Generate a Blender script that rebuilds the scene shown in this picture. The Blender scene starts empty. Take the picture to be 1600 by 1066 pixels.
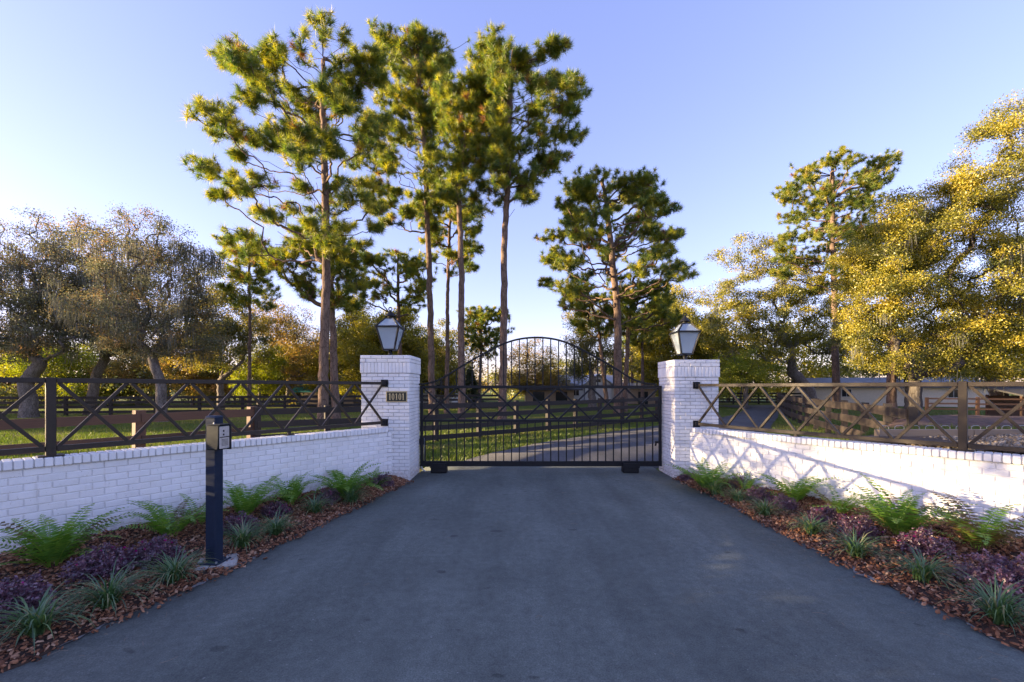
import bpy, math, random
import numpy as np
from mathutils import Vector, Matrix

random.seed(7)
rng = np.random.default_rng(7)
R = math.radians
scene = bpy.context.scene
C = scene.collection

# ------------------------------------------------------------------ camera, sky, sun, exposure
CAM_H, FPX, HORIZON = 1.77, 662.0, 605.0
cam_d = bpy.data.cameras.new('camera')
cam = bpy.data.objects.new('camera', cam_d)
C.objects.link(cam)
cam.location = (0, 0, CAM_H)
cam.rotation_euler = (R(90), 0, 0)
cam_d.sensor_width = 36
cam_d.lens = FPX / 1600 * 36
cam_d.shift_y = (HORIZON - 533) / 1600
cam_d.clip_end = 2000
scene.camera = cam

SUN_DIR = Vector((1.0, 0.08, -0.134)).normalized()      # the way the light travels
SUN_EL = math.asin(-SUN_DIR.z)
world = bpy.data.worlds.new('World')
scene.world = world
world.use_nodes = True
nt = world.node_tree
sky = nt.nodes.new('ShaderNodeTexSky')
sky.sky_type = 'NISHITA'
sky.sun_disc = False
sky.sun_elevation = SUN_EL
sky.sun_rotation = math.atan2(-SUN_DIR.x, -SUN_DIR.y)
sky.air_density = 1.0
sky.dust_density = 0.6
sky.ozone_density = 1.5
bg = nt.nodes['Background']
bg.inputs['Strength'].default_value = 0.15
wb = nt.nodes.new('ShaderNodeMix')                       # the camera's cool white balance, even over the whole sky
wb.data_type = 'RGBA'
wb.blend_type = 'MULTIPLY'
wb.inputs['Factor'].default_value = 1
wb.inputs['B'].default_value = (.725, .635, .97, 1)
curve = nt.nodes.new('ShaderNodeGamma')                # the photograph's soft tone curve
curve.inputs['Gamma'].default_value = .75
nt.links.new(sky.outputs['Color'], curve.inputs['Color'])
nt.links.new(curve.outputs['Color'], wb.inputs['A'])
nt.links.new(wb.outputs['Result'], bg.inputs['Color'])

sun_d = bpy.data.lights.new('sun', 'SUN')
sun_d.energy = 4.0
sun_d.angle = R(0.3)
sun_d.color = (1.0, 0.75, 0.43)
sun = bpy.data.objects.new('sun', sun_d)
C.objects.link(sun)
sun.rotation_euler = SUN_DIR.to_track_quat('-Z', 'Y').to_euler()

scene.view_settings.view_transform = 'Standard'
scene.view_settings.look = 'None'
scene.view_settings.gamma = 1
scene.view_settings.use_curve_mapping = False
scene.view_settings.exposure = 2.45
scene.cycles.max_bounces = 8
scene.cycles.transparent_max_bounces = 8


# ------------------------------------------------------------------ helpers
def at(px, py, d):
    """A point d metres ahead, measured off the photograph (1600 wide)."""
    return Vector(((px - 800) * d / FPX, d, CAM_H - (py - HORIZON) * d / FPX))


def on_ground(px, py, z=0.0):
    d = (CAM_H - z) * FPX / (py - HORIZON)
    return Vector(((px - 800) * d / FPX, d, z))


def tag(o, label=None, cat=None, group=None, kind=None):
    if label: o['label'] = label
    if cat: o['category'] = cat
    if group: o['group'] = group
    if kind: o['kind'] = kind
    return o


def mesh_np(name, V, F, mat=None, tint=None, smooth=False):
    """V (n,3) floats; F (m,k) ints, all faces with k corners."""
    V = np.asarray(V, dtype=np.float32)
    F = np.asarray(F, dtype=np.int32)
    me = bpy.data.meshes.new(name)
    m, k = F.shape
    me.vertices.add(len(V))
    me.vertices.foreach_set('co', V.ravel())
    me.loops.add(m * k)
    me.loops.foreach_set('vertex_index', F.ravel())
    me.polygons.add(m)
    me.polygons.foreach_set('loop_start', np.arange(0, m * k, k, dtype=np.int32))
    if smooth:
        me.polygons.foreach_set('use_smooth', np.ones(m, dtype=bool))
    if tint is not None:
        a = me.attributes.new('tint', 'FLOAT', 'POINT')
        a.data.foreach_set('value', np.asarray(tint, dtype=np.float32))
    if mat: me.materials.append(mat)
    me.update(calc_edges=True)
    me.validate()
    return me


def link(name, me, parent=None, loc=(0, 0, 0), rot=(0, 0, 0), scale=(1, 1, 1)):
    o = bpy.data.objects.new(name, me)
    C.objects.link(o)
    o.location, o.rotation_euler, o.scale = loc, rot, scale
    if parent is not None: o.parent = parent
    return o


def empty(name, loc=(0, 0, 0), rz=0.0):
    o = bpy.data.objects.new(name, None)
    C.objects.link(o)
    o.location = loc
    o.rotation_euler = (0, 0, rz)
    o.empty_display_size = 0.2
    return o


def copy_tree(o, parent=None):
    c = o.copy()
    C.objects.link(c)
    c.parent = parent
    for ch in o.children: copy_tree(ch, c)
    return c


class MB:
    """Collects verts and faces for one mesh."""
    def __init__(self): self.v, self.f = [], []

    def add(self, vs, fs):
        n = len(self.v)
        self.v += [tuple(p) for p in vs]
        self.f += [tuple(i + n for i in f) for f in fs]
        return self

    def box(self, c, s, rz=0.0, taper=1.0, rot=None):
        x, y, z = s[0] / 2, s[1] / 2, s[2] / 2
        vs = [(-x, -y, -z), (x, -y, -z), (x, y, -z), (-x, y, -z),
              (-x * taper, -y * taper, z), (x * taper, -y * taper, z), (x * taper, y * taper, z), (-x * taper, y * taper, z)]
        m = rot if rot is not None else Matrix.Rotation(rz, 3, 'Z')
        vs = [m @ Vector(p) + Vector(c) for p in vs]
        return self.add(vs, [(0, 3, 2, 1), (4, 5, 6, 7), (0, 1, 5, 4), (1, 2, 6, 5), (2, 3, 7, 6), (3, 0, 4, 7)])

    def bar(self, a, b, w, h, up=(0, 0, 1)):
        """A square bar from a to b: w across, h along up."""
        a, b = Vector(a), Vector(b)
        d = (b - a).normalized()
        s = d.cross(Vector(up))
        if s.length < 1e-4: s = d.cross(Vector((1, 0, 0)))
        s.normalize()
        u = s.cross(d).normalized()
        s, u = s * w / 2, u * h / 2
        vs = [a - s - u, a + s - u, a + s + u, a - s + u, b - s - u, b + s - u, b + s + u, b - s + u]
        return self.add(vs, [(0, 1, 2, 3), (7, 6, 5, 4), (0, 4, 5, 1), (1, 5, 6, 2), (2, 6, 7, 3), (3, 7, 4, 0)])

    def sweep(self, pts, w, h):
        """A square tube along a polyline, w across (horizontal), h tall."""
        pts = [Vector(p) for p in pts]
        n0 = len(self.v)
        for i, p in enumerate(pts):
            d = (pts[min(i + 1, len(pts) - 1)] - pts[max(i - 1, 0)]).normalized()
            s = d.cross(Vector((0, 0, 1))).normalized()
            if s.length < .1: s = Vector((1, 0, 0))
            u = s.cross(d)
            for a, b in ((-1, -1), (1, -1), (1, 1), (-1, 1)):
                self.v.append(tuple(p + s * a * w / 2 + u * b * h / 2))
        for i in range(len(pts) - 1):
            q = n0 + i * 4
            for k in range(4):
                self.f.append((q + k, q + 4 + k, q + 4 + (k + 1) % 4, q + (k + 1) % 4))
        e = n0 + (len(pts) - 1) * 4
        self.f += [(n0, n0 + 1, n0 + 2, n0 + 3), (e + 3, e + 2, e + 1, e)]
        return self

    def tube(self, pts, r, n=8):
        pts = [Vector(p) for p in pts]
        rs = r if isinstance(r, (list, tuple)) else [r] * len(pts)
        n0 = len(self.v)
        for i, p in enumerate(pts):
            d = (pts[min(i + 1, len(pts) - 1)] - pts[max(i - 1, 0)]).normalized()
            s = d.cross(Vector((0.13, 0.21, 1)))
            if s.length < .05: s = d.cross(Vector((1, 0, 0)))
            s.normalize()
            u = s.cross(d)
            for k in range(n):
                a = 2 * math.pi * k / n
                self.v.append(tuple(p + (s * math.cos(a) + u * math.sin(a)) * rs[i]))
        for i in range(len(pts) - 1):
            for k in range(n):
                self.f.append((n0 + i * n + k, n0 + i * n + (k + 1) % n, n0 + (i + 1) * n + (k + 1) % n, n0 + (i + 1) * n + k))
        self.f.append(tuple(n0 + k for k in reversed(range(n))))
        e = n0 + (len(pts) - 1) * n
        self.f.append(tuple(e + k for k in range(n)))
        return self

    def mesh(self, name, mat, smooth=False, bevel=0.0):
        me = bpy.data.meshes.new(name)
        me.from_pydata(self.v, [], self.f)
        if mat: me.materials.append(mat)
        if smooth:
            for p in me.polygons: p.use_smooth = True
        me.update()
        if bevel:
            import bmesh
            bm = bmesh.new(); bm.from_mesh(me)
            bmesh.ops.recalc_face_normals(bm, faces=bm.faces)
            bmesh.ops.bevel(bm, geom=[e for e in bm.edges if len(e.link_faces) == 2 and e.calc_face_angle(0) > 0.5],
                            offset=bevel, segments=1, affect='EDGES', clamp_overlap=True)
            bm.to_mesh(me); bm.free()
        return me

    def build(self, name, mat, parent=None, smooth=False, bevel=0.0, loc=(0, 0, 0)):
        return link(name, self.mesh(name, mat, smooth, bevel), parent, loc)


# ------------------------------------------------------------------ materials
def nodes_of(name):
    m = bpy.data.materials.new(name)
    m.use_nodes = True
    t = m.node_tree
    return m, t, t.nodes['Principled BSDF'], t.nodes['Material Output']


def noise(t, coord, scale, detail=4, rough=.6, stretch=None):
    n = t.nodes.new('ShaderNodeTexNoise')
    n.inputs['Scale'].default_value = scale
    n.inputs['Detail'].default_value = detail
    n.inputs['Roughness'].default_value = rough
    if stretch:
        mp = t.nodes.new('ShaderNodeMapping')
        mp.inputs['Scale'].default_value = stretch
        t.links.new(coord, mp.inputs['Vector'])
        coord = mp.outputs['Vector']
    t.links.new(coord, n.inputs['Vector'])
    return n.outputs['Fac']


def ramp(t, fac, stops):
    r = t.nodes.new('ShaderNodeValToRGB')
    e = r.color_ramp.elements
    while len(e) < len(stops): e.new(0.5)
    for i, (p, c) in enumerate(stops):
        e[i].position = p
        e[i].color = (*c, 1) if len(c) == 3 else c
    t.links.new(fac, r.inputs['Fac'])
    return r.outputs['Color']


def mixc(t, fac, a, b, mode='MIX'):
    m = t.nodes.new('ShaderNodeMix')
    m.data_type = 'RGBA'
    m.blend_type = mode
    for s, v in ((m.inputs['Factor'], fac), (m.inputs['A'], a), (m.inputs['B'], b)):
        if hasattr(v, 'links'): t.links.new(v, s)
        elif isinstance(v, tuple): s.default_value = (*v, 1)
        else: s.default_value = v
    return m.outputs['Result']


def bump(t, bsdf, fac, strength=.3, dist=.01):
    b = t.nodes.new('ShaderNodeBump')
    b.inputs['Strength'].default_value = strength
    b.inputs['Distance'].default_value = dist
    t.links.new(fac, b.inputs['Height'])
    t.links.new(b.outputs['Normal'], bsdf.inputs['Normal'])


def pos(t):
    return t.nodes.new('ShaderNodeNewGeometry').outputs['Position']


def objco(t):
    return t.nodes.new('ShaderNodeTexCoord').outputs['Object']


def simple(name, col, rough=.6, var=.2, scale=8, metal=0.0, bmp=0.0, spec=.5, bscale=60):
    m, t, b, o = nodes_of(name)
    p = pos(t)
    f = noise(t, p, scale)
    lo = tuple(c * (1 - var) for c in col); hi = tuple(min(1, c * (1 + var)) for c in col)
    t.links.new(ramp(t, f, [(.3, lo), (.7, hi)]), b.inputs['Base Color'])
    b.inputs['Roughness'].default_value = rough
    b.inputs['Metallic'].default_value = metal
    b.inputs['Specular IOR Level'].default_value = spec
    if bmp: bump(t, b, noise(t, p, bscale), bmp, .01)
    return m


def leafy(name, stops, trans=.45, gloss=.06, scale=.5):
    """Leaf material: colour picked by each clump's own tint; light passes through."""
    m, t, b, o = nodes_of(name)
    t.nodes.remove(b)
    a = t.nodes.new('ShaderNodeAttribute'); a.attribute_name = 'tint'
    col = ramp(t, a.outputs['Fac'], stops)
    d = t.nodes.new('ShaderNodeBsdfDiffuse'); tr = t.nodes.new('ShaderNodeBsdfTranslucent'); g = t.nodes.new('ShaderNodeBsdfGlossy')
    g.inputs['Roughness'].default_value = .45
    t.links.new(col, d.inputs['Color'])
    hs = t.nodes.new('ShaderNodeHueSaturation'); hs.inputs['Value'].default_value = 1.25; hs.inputs['Saturation'].default_value = 1.1
    t.links.new(col, hs.inputs['Color']); t.links.new(hs.outputs['Color'], tr.inputs['Color'])
    m1 = t.nodes.new('ShaderNodeMixShader'); m1.inputs[0].default_value = trans
    t.links.new(d.outputs[0], m1.inputs[1]); t.links.new(tr.outputs[0], m1.inputs[2])
    m2 = t.nodes.new('ShaderNodeMixShader'); m2.inputs[0].default_value = gloss
    t.links.new(m1.outputs[0], m2.inputs[1]); t.links.new(g.outputs[0], m2.inputs[2])
    t.links.new(m2.outputs[0], o.inputs['Surface'])
    return m


def mat_brick():
    m, t, b, o = nodes_of('white_painted_brick')
    p = pos(t)
    oi = t.nodes.new('ShaderNodeObjectInfo')
    base = ramp(t, oi.outputs['Random'], [(0, (.80, .80, .79)), (1, (.86, .86, .85))])
    grime = ramp(t, noise(t, p, 2.2, 6, .65), [(.35, (.91, .90, .88)), (.62, (1, 1, 1))])
    col = mixc(t, 1.0, base, grime, 'MULTIPLY')
    spots = ramp(t, noise(t, p, 46, 3, .7), [(.27, (.55, .52, .48)), (.36, (1, 1, 1))])
    col = mixc(t, 1.0, col, spots, 'MULTIPLY')
    sep = t.nodes.new('ShaderNodeSeparateXYZ'); t.links.new(p, sep.inputs[0])
    low = t.nodes.new('ShaderNodeMapRange'); low.inputs['From Min'].default_value = .30; low.inputs['From Max'].default_value = .06
    t.links.new(sep.outputs['Z'], low.inputs['Value'])
    spl = t.nodes.new('ShaderNodeMath'); spl.operation = 'MULTIPLY'
    sp2 = ramp(t, noise(t, p, 24, 5, .8), [(.42, (0, 0, 0)), (.62, (.75, .75, .75))])
    t.links.new(low.outputs['Result'], spl.inputs[0]); t.links.new(sp2, spl.inputs[1])
    col = mixc(t, spl.outputs[0], col, (.34, .22, .15))          # soil splashed up from the bed
    drip = ramp(t, noise(t, p, 9, 4, .7, (1.4, 1.4, .12)), [(.60, (1, 1, 1)), (.74, (.80, .78, .75))])
    col = mixc(t, .8, col, drip, 'MULTIPLY')
    t.links.new(col, b.inputs['Base Color'])
    b.inputs['Roughness'].default_value = .55
    bump(t, b, noise(t, p, 70, 5, .7), .45, .006)
    return m


def mat_asphalt(name, col):
    m, t, b, o = nodes_of(name)
    p = pos(t)
    big = ramp(t, noise(t, p, .55, 5, .62), [(.3, tuple(c * .76 for c in col)), (.7, tuple(c * 1.22 for c in col))])
    lanes = ramp(t, noise(t, p, 1.0, 4, .6, (1.6, .22, 1)), [(.35, (.80, .80, .80)), (.68, (1.18, 1.18, 1.18, 1))])
    grain = ramp(t, noise(t, p, 95, 3, .85), [(.3, (.58, .58, .59)), (.5, (1, 1, 1)), (.72, (1.55, 1.53, 1.5, 1))])
    c = mixc(t, 1.0, mixc(t, 1.0, big, lanes, 'MULTIPLY'), grain, 'MULTIPLY')
    mid = ramp(t, noise(t, p, 13, 6, .75), [(.32, (.80, .80, .80)), (.68, (1.2, 1.2, 1.2, 1))])
    c = mixc(t, 1.0, c, mid, 'MULTIPLY')
    stain = ramp(t, noise(t, p, 3.4, 2, .4, (1, 1.8, 1)), [(.71, (1, 1, 1)), (.74, (.62, .62, .62))])
    c = mixc(t, 1.0, c, stain, 'MULTIPLY')
    flecks = ramp(t, noise(t, p, 38, 1, .3), [(.78, (0, 0, 0)), (.80, (.09, .085, .08))])
    c = mixc(t, 1.0, c, flecks, 'ADD')
    t.links.new(c, b.inputs['Base Color'])
    b.inputs['Roughness'].default_value = .82
    b.inputs['Specular IOR Level'].default_value = .35
    bump(t, b, noise(t, p, 120, 3, .8), .7, .006)
    return m


def mat_wood(name, lo, hi, rough=.75, grey=None):
    m, t, b, o = nodes_of(name)
    oc = objco(t)
    oi = t.nodes.new('ShaderNodeObjectInfo')
    f = noise(t, oc, 3, 5, .7, (1.5, 14, 14))
    col = ramp(t, f, [(.3, lo), (.7, hi)])
    v = ramp(t, oi.outputs['Random'], [(0, (.7, .7, .7)), (1, (1.25, 1.22, 1.18, 1))])
    col = mixc(t, 1.0, col, v, 'MULTIPLY')
    t.links.new(col, b.inputs['Base Color'])
    b.inputs['Roughness'].default_value = rough
    bump(t, b, f, .4, .008)
    return m


def mat_bark(name, lo, hi, scale=5.0, plates=True):
    m, t, b, o = nodes_of(name)
    p = pos(t)
    v = t.nodes.new('ShaderNodeTexVoronoi'); v.feature = 'DISTANCE_TO_EDGE'
    mp = t.nodes.new('ShaderNodeMapping'); mp.inputs['Scale'].default_value = (1, 1, .32)
    t.links.new(p, mp.inputs['Vector']); t.links.new(mp.outputs['Vector'], v.inputs['Vector'])
    v.inputs['Scale'].default_value = scale * 2
    f = noise(t, p, scale, 6, .7, (1, 1, .35))
    col = ramp(t, f, [(.3, lo), (.7, hi)])
    crack = ramp(t, v.outputs['Distance'], [(0, (.45, .42, .4)), (.09, (1, 1, 1))])
    col = mixc(t, 1.0, col, crack, 'MULTIPLY')
    t.links.new(col, b.inputs['Base Color'])
    b.inputs['Roughness'].default_value = .9
    b.inputs['Specular IOR Level'].default_value = .2
    bump(t, b, v.outputs['Distance'], .8, .03)
    return m


def mat_tinted(name, stops, rough=.85, bmp=0):
    m, t, b, o = nodes_of(name)
    a = t.nodes.new('ShaderNodeAttribute'); a.attribute_name = 'tint'
    c = ramp(t, a.outputs['Fac'], stops)
    c = mixc(t, 1.0, c, ramp(t, noise(t, pos(t), 45, 3, .7), [(.3, (.72, .7, .68)), (.7, (1.2, 1.2, 1.2, 1))]), 'MULTIPLY')
    t.links.new(c, b.inputs['Base Color'])
    b.inputs['Roughness'].default_value = rough
    b.inputs['Specular IOR Level'].default_value = .25
    return m


def mat_lawn():
    m, t, b, o = nodes_of('lawn_soil')
    p = pos(t)
    c1 = ramp(t, noise(t, p, .35, 6, .65), [(.32, (.17, .14, .06)), (.5, (.12, .15, .03)), (.72, (.085, .14, .022))])
    c2 = ramp(t, noise(t, p, 9, 5, .75), [(.3, (.6, .58, .5)), (.7, (1.3, 1.3, 1.2, 1))])
    t.links.new(mixc(t, 1.0, c1, c2, 'MULTIPLY'), b.inputs['Base Color'])
    b.inputs['Roughness'].default_value = .95
    b.inputs['Specular IOR Level'].default_value = .1
    bump(t, b, noise(t, p, 22, 5, .8), .9, .05)
    return m


def mat_metal_paint(name, col, rough=.42):
    m, t, b, o = nodes_of(name)
    p = pos(t)
    t.links.new(ramp(t, noise(t, p, 14, 4, .7), [(.3, tuple(c * .85 for c in col)), (.7, tuple(c * 1.2 for c in col))]), b.inputs['Base Color'])
    r = t.nodes.new('ShaderNodeMapRange'); r.inputs['To Min'].default_value = rough - .1; r.inputs['To Max'].default_value = rough + .14
    t.links.new(noise(t, p, 30), r.inputs['Value']); t.links.new(r.outputs['Result'], b.inputs['Roughness'])
    b.inputs['Specular IOR Level'].default_value = .28
    return m


M = {}
M['brick'] = mat_brick()
M['pillar_mortar'] = simple('darker_painted_mortar', (.40, .39, .385), .85, .15, 20, bmp=.4)
M['mortar'] = simple('painted_mortar', (.74, .735, .72), .8, .08, 20, bmp=.4)
M['asphalt'] = mat_asphalt('asphalt', (.115, .131, .115))
M['asphalt_in'] = mat_asphalt('inner_asphalt', (.085, .085, .088))
M['lawn'] = mat_lawn()
M['fence_metal'] = mat_metal_paint('bronze_fence_paint', (.034, .026, .019), .50)
M['gate_metal'] = mat_metal_paint('black_gate_paint', (.010, .011, .013), .50)
M['post_paint'] = mat_metal_paint('blue_black_post_paint', (.012, .021, .042), .38)
M['housing'] = mat_metal_paint('dark_housing_paint', (.010, .015, .018), .6)
M['steel'] = simple('brushed_steel', (.52, .53, .54), .38, .12, 40, metal=.6)
M['black'] = simple('black_plastic', (.012, .012, .013), .5, .1)
M['white_pvc'] = simple('white_pvc', (.62, .61, .58), .45, .08)
M['concrete'] = simple('weathered_concrete', (.33, .31, .28), .9, .35, 9, bmp=.5)
M['dust'] = simple('pale_sandy_edge', (.19, .185, .175), .95, .5, 16, bmp=.6)
M['wood_brown'] = mat_wood('brown_fence_wood', (.055, .028, .018), (.125, .066, .042))
M['wood_black'] = mat_wood('dark_fence_wood', (.012, .010, .010), (.035, .027, .023))
M['wood_grey'] = mat_wood('weathered_fence_wood', (.026, .020, .017), (.062, .047, .038))
M['timber'] = mat_wood('landscape_timber', (.16, .12, .085), (.30, .24, .17))
M['bed_soil'] = simple('dark_bed_soil', (.045, .026, .017), .95, .4, 18, bmp=.8)
M['chips'] = mat_tinted('bark_chip', [(0, (.06, .025, .015)), (.3, (.17, .070, .036)), (.75, (.32, .145, .072)), (1, (.48, .31, .20))])
M['gravel'] = mat_tinted('river_gravel', [(0, (.10, .075, .05)), (.5, (.24, .19, .13)), (1, (.42, .37, .29))])
M['straw'] = simple('pine_straw_ground', (.10, .055, .038), .95, .5, 5, bmp=.8)
M['pine_bark'] = mat_bark('pine_bark', (.10, .068, .052), (.25, .175, .135), 4.5)
M['dark_bark'] = mat_bark('dark_oak_bark', (.045, .038, .032), (.12, .105, .09), 6)
M['oak_bark'] = mat_bark('oak_bark', (.11, .095, .085), (.27, .235, .21), 6)
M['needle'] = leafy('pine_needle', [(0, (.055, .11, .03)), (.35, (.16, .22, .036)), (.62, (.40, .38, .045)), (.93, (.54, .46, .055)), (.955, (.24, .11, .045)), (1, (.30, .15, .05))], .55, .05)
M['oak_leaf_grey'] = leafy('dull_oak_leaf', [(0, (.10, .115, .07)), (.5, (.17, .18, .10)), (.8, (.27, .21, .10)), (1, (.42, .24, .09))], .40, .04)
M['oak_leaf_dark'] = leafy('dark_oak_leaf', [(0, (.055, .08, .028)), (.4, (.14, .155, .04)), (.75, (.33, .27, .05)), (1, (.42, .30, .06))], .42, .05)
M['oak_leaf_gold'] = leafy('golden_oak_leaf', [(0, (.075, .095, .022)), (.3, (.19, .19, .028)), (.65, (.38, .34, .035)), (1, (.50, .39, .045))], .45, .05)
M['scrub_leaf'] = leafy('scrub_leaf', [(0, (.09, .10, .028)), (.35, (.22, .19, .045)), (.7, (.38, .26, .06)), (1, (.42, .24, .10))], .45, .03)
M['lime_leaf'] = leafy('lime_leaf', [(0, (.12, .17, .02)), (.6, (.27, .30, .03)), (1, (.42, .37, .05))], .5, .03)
M['cedar'] = leafy('cedar_spray', [(0, (.018, .032, .014)), (1, (.045, .062, .022))], .25, .05)
M['moss'] = leafy('hanging_moss_fibre', [(0, (.12, .125, .105)), (1, (.23, .225, .185))], .35, .0)
M['fern'] = leafy('fern_leaflet', [(0, (.075, .19, .03)), (.6, (.17, .32, .045)), (1, (.32, .40, .055))], .42, .06)
M['fern_old'] = leafy('bronzed_fern_leaflet', [(0, (.09, .085, .025)), (.6, (.15, .11, .035)), (1, (.20, .13, .05))], .42, .06)
M['purple'] = leafy('purple_shrub_leaf', [(0, (.055, .032, .046)), (.5, (.15, .070, .110)), (.85, (.26, .12, .155)), (1, (.34, .20, .17))], .35, .10)
M['magenta'] = leafy('magenta_petal', [(0, (.35, .02, .16)), (1, (.50, .05, .25))], .3, .0)
M['blade'] = leafy('strappy_blade', [(0, (.04, .10, .036)), (.6, (.095, .19, .055)), (.93, (.20, .29, .07)), (1, (.34, .29, .14))], .35, .09)
M['grass'] = leafy('grass_blade', [(0, (.075, .13, .016)), (.55, (.13, .17, .024)), (.85, (.21, .20, .04)), (1, (.28, .22, .10))], .4, .03)
M['stem'] = simple('woody_stem', (.06, .04, .03), .85, .3)
M['glass'] = None
M['house_white'] = simple('white_siding', (.62, .62, .61), .7, .06)
M['house_cream'] = simple('cream_siding', (.62, .55, .44), .75, .08)
M['roof_metal'] = simple('grey_metal_roof', (.22, .235, .26), .4, .15, 1.5, metal=.3)
M['roof_grey'] = simple('weathered_grey_roof', (.10, .105, .115), .6, .2, 2)
M['roof_dark'] = simple('dark_shingle_roof', (.050, .048, .050), .85, .3, 6, bmp=.3)
M['roof_teal'] = simple('teal_metal_roof', (.02, .17, .16), .4, .15, 1.5)
M['pane'] = simple('dark_window_glass', (.02, .025, .03), .08, .1)
M['beige'] = simple('beige_wall', (.30, .22, .15), .8, .1)
M['sign_black'] = simple('dark_green_black_plaque', (.014, .018, .013), .35, .1)
M['gold'] = simple('antique_gold', (.50, .42, .24), .35, .15, 30, metal=.35)
M['wire'] = simple('galvanised_wire', (.45, .45, .42), .4, .1, metal=.5)


def lantern_glass():
    m, t, b, o = nodes_of('seeded_lantern_glass')
    b.inputs['Base Color'].default_value = (.66, .75, .82, 1)
    b.inputs['Roughness'].default_value = .20
    b.inputs['Transmission Weight'].default_value = .62
    b.inputs['IOR'].default_value = 1.3
    bump(t, b, noise(t, pos(t), 40), .25, .004)
    return m


M['glass'] = lantern_glass()


# ------------------------------------------------------------------ wall lines
def polyline(pts):
    """Arc-length parametrised Catmull-Rom through 2-D points."""
    P = [Vector((p[0], p[1], 0)) for p in pts]
    out = []
    for i in range(len(P) - 1):
        p0 = P[i - 1] if i else P[0] * 2 - P[1]
        p3 = P[i + 2] if i + 2 < len(P) else P[-1] * 2 - P[-2]
        p1, p2 = P[i], P[i + 1]
        for k in range(16):
            u = k / 16
            out.append(.5 * ((2 * p1) + (p2 - p0) * u + (2 * p0 - 5 * p1 + 4 * p2 - p3) * u * u + (3 * p1 - p0 - 3 * p2 + p3) * u ** 3))
    out.append(P[-1])
    L = [0.0]
    for a, b in zip(out, out[1:]): L.append(L[-1] + (b - a).length)

    def f(s):
        if s < 0:
            d = (out[1] - out[0]).normalized()
            return out[0] + d * s, d
        s = max(0.0, min(s, L[-1] - 1e-6))
        lo, hi = 0, len(L) - 1
        while hi - lo > 1:
            mid = (lo + hi) // 2
            if L[mid] <= s: lo = mid
            else: hi = mid
        u = (s - L[lo]) / (L[lo + 1] - L[lo])
        p = out[lo].lerp(out[lo + 1], u)
        a, b = out[max(lo - 2, 0)], out[min(lo + 3, len(out) - 1)]
        d = (b - a).normalized()
        return p, d
    f.length = L[-1]
    return f


LEFT_LINE = polyline([(-2.39, 7.95), (-3.79, 6.11), (-5.19, 4.27), (-6.59, 2.43), (-7.6, 1.1), (-9.4, -1.3), (-11.2, -3.6)])
RIGHT_LINE = polyline([(3.545, 8.15), (4.22, 6.98), (4.67, 6.20), (5.10, 5.62), (5.45, 5.16), (5.77, 4.77), (6.45, 4.05), (7.3, 3.3), (8.3, 2.6)])
WALL_T = .20      # wall thickness


def side(line, s, off):
    """A point beside the line; positive off is toward the drive."""
    p, d = line(s)
    n = Vector((d.y, -d.x, 0))
    if n.dot(Vector((0.5, 5, 0)) - p) < 0: n = -n
    return p + n * off, d, n


# ------------------------------------------------------------------ ground
def terrain_z(x, y):
    return 0.0


def grid_sheet(name, xs, ys, zf, mat):
    V = [(x, y, zf(x, y)) for y in ys for x in xs]
    n = len(xs)
    F = [(j * n + i, j * n + i + 1, (j + 1) * n + i + 1, (j + 1) * n + i) for j in range(len(ys) - 1) for i in range(n - 1)]
    return link(name, mesh_np(name, V, F, mat, smooth=True))


g = grid_sheet('ground', np.linspace(-600, 600, 41), np.linspace(-150, 1000, 41), lambda x, y: -.03, M['lawn'])
tag(g, 'green lawn with bare sandy patches around the gate and paddocks', kind='structure')

L_EDGE = [(-8, -6.0), (-.5, -3.9), (2.0, -3.28), (2.6, -3.16), (3.2, -3.0), (4.0, -2.78), (4.63, -2.66), (5.77, -2.42), (7.0, -2.15), (7.95, -1.94), (9.4, -1.9)]
R_EDGE = [(-8, 6.2), (-.5, 4.0), (2.0, 3.50), (2.8, 3.42), (4.1, 3.34), (5.4, 3.30), (6.9, 3.30), (8.2, 3.14), (9.4, 3.1)]


def edge_x(tab, y):
    return float(np.interp(y, [p[0] for p in tab], [p[1] for p in tab]))


def wobble(y, ph): return .018 * math.sin(y * 7.3 + ph) + .012 * math.sin(y * 19.1 + ph * 2) + .008 * math.sin(y * 43 + ph)


ys = np.concatenate([np.linspace(-8, 1.5, 12), np.arange(1.6, 9.4, .05), [9.4]])
V, F = [], []
for y in ys:
    xl, xr = edge_x(L_EDGE, y) + wobble(y, 0), edge_x(R_EDGE, y) + wobble(y, 2)
    V += [(xl - .02, y, -.05), (xl, y, .004)] + [(xl + (xr - xl) * k / 6, y, .004 + .02 * math.sin(math.pi * k / 6)) for k in range(1, 6)] + [(xr, y, .004), (xr + .02, y, -.05)]
n = 9
F = [(j * n + i, j * n + i + 1, (j + 1) * n + i + 1, (j + 1) * n + i) for j in range(len(ys) - 1) for i in range(n - 1)]
o = link('driveway', mesh_np('driveway', V, F, M['asphalt'], smooth=True))
tag(o, 'worn blue-grey asphalt driveway leading up to the gate', kind='structure')

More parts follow.
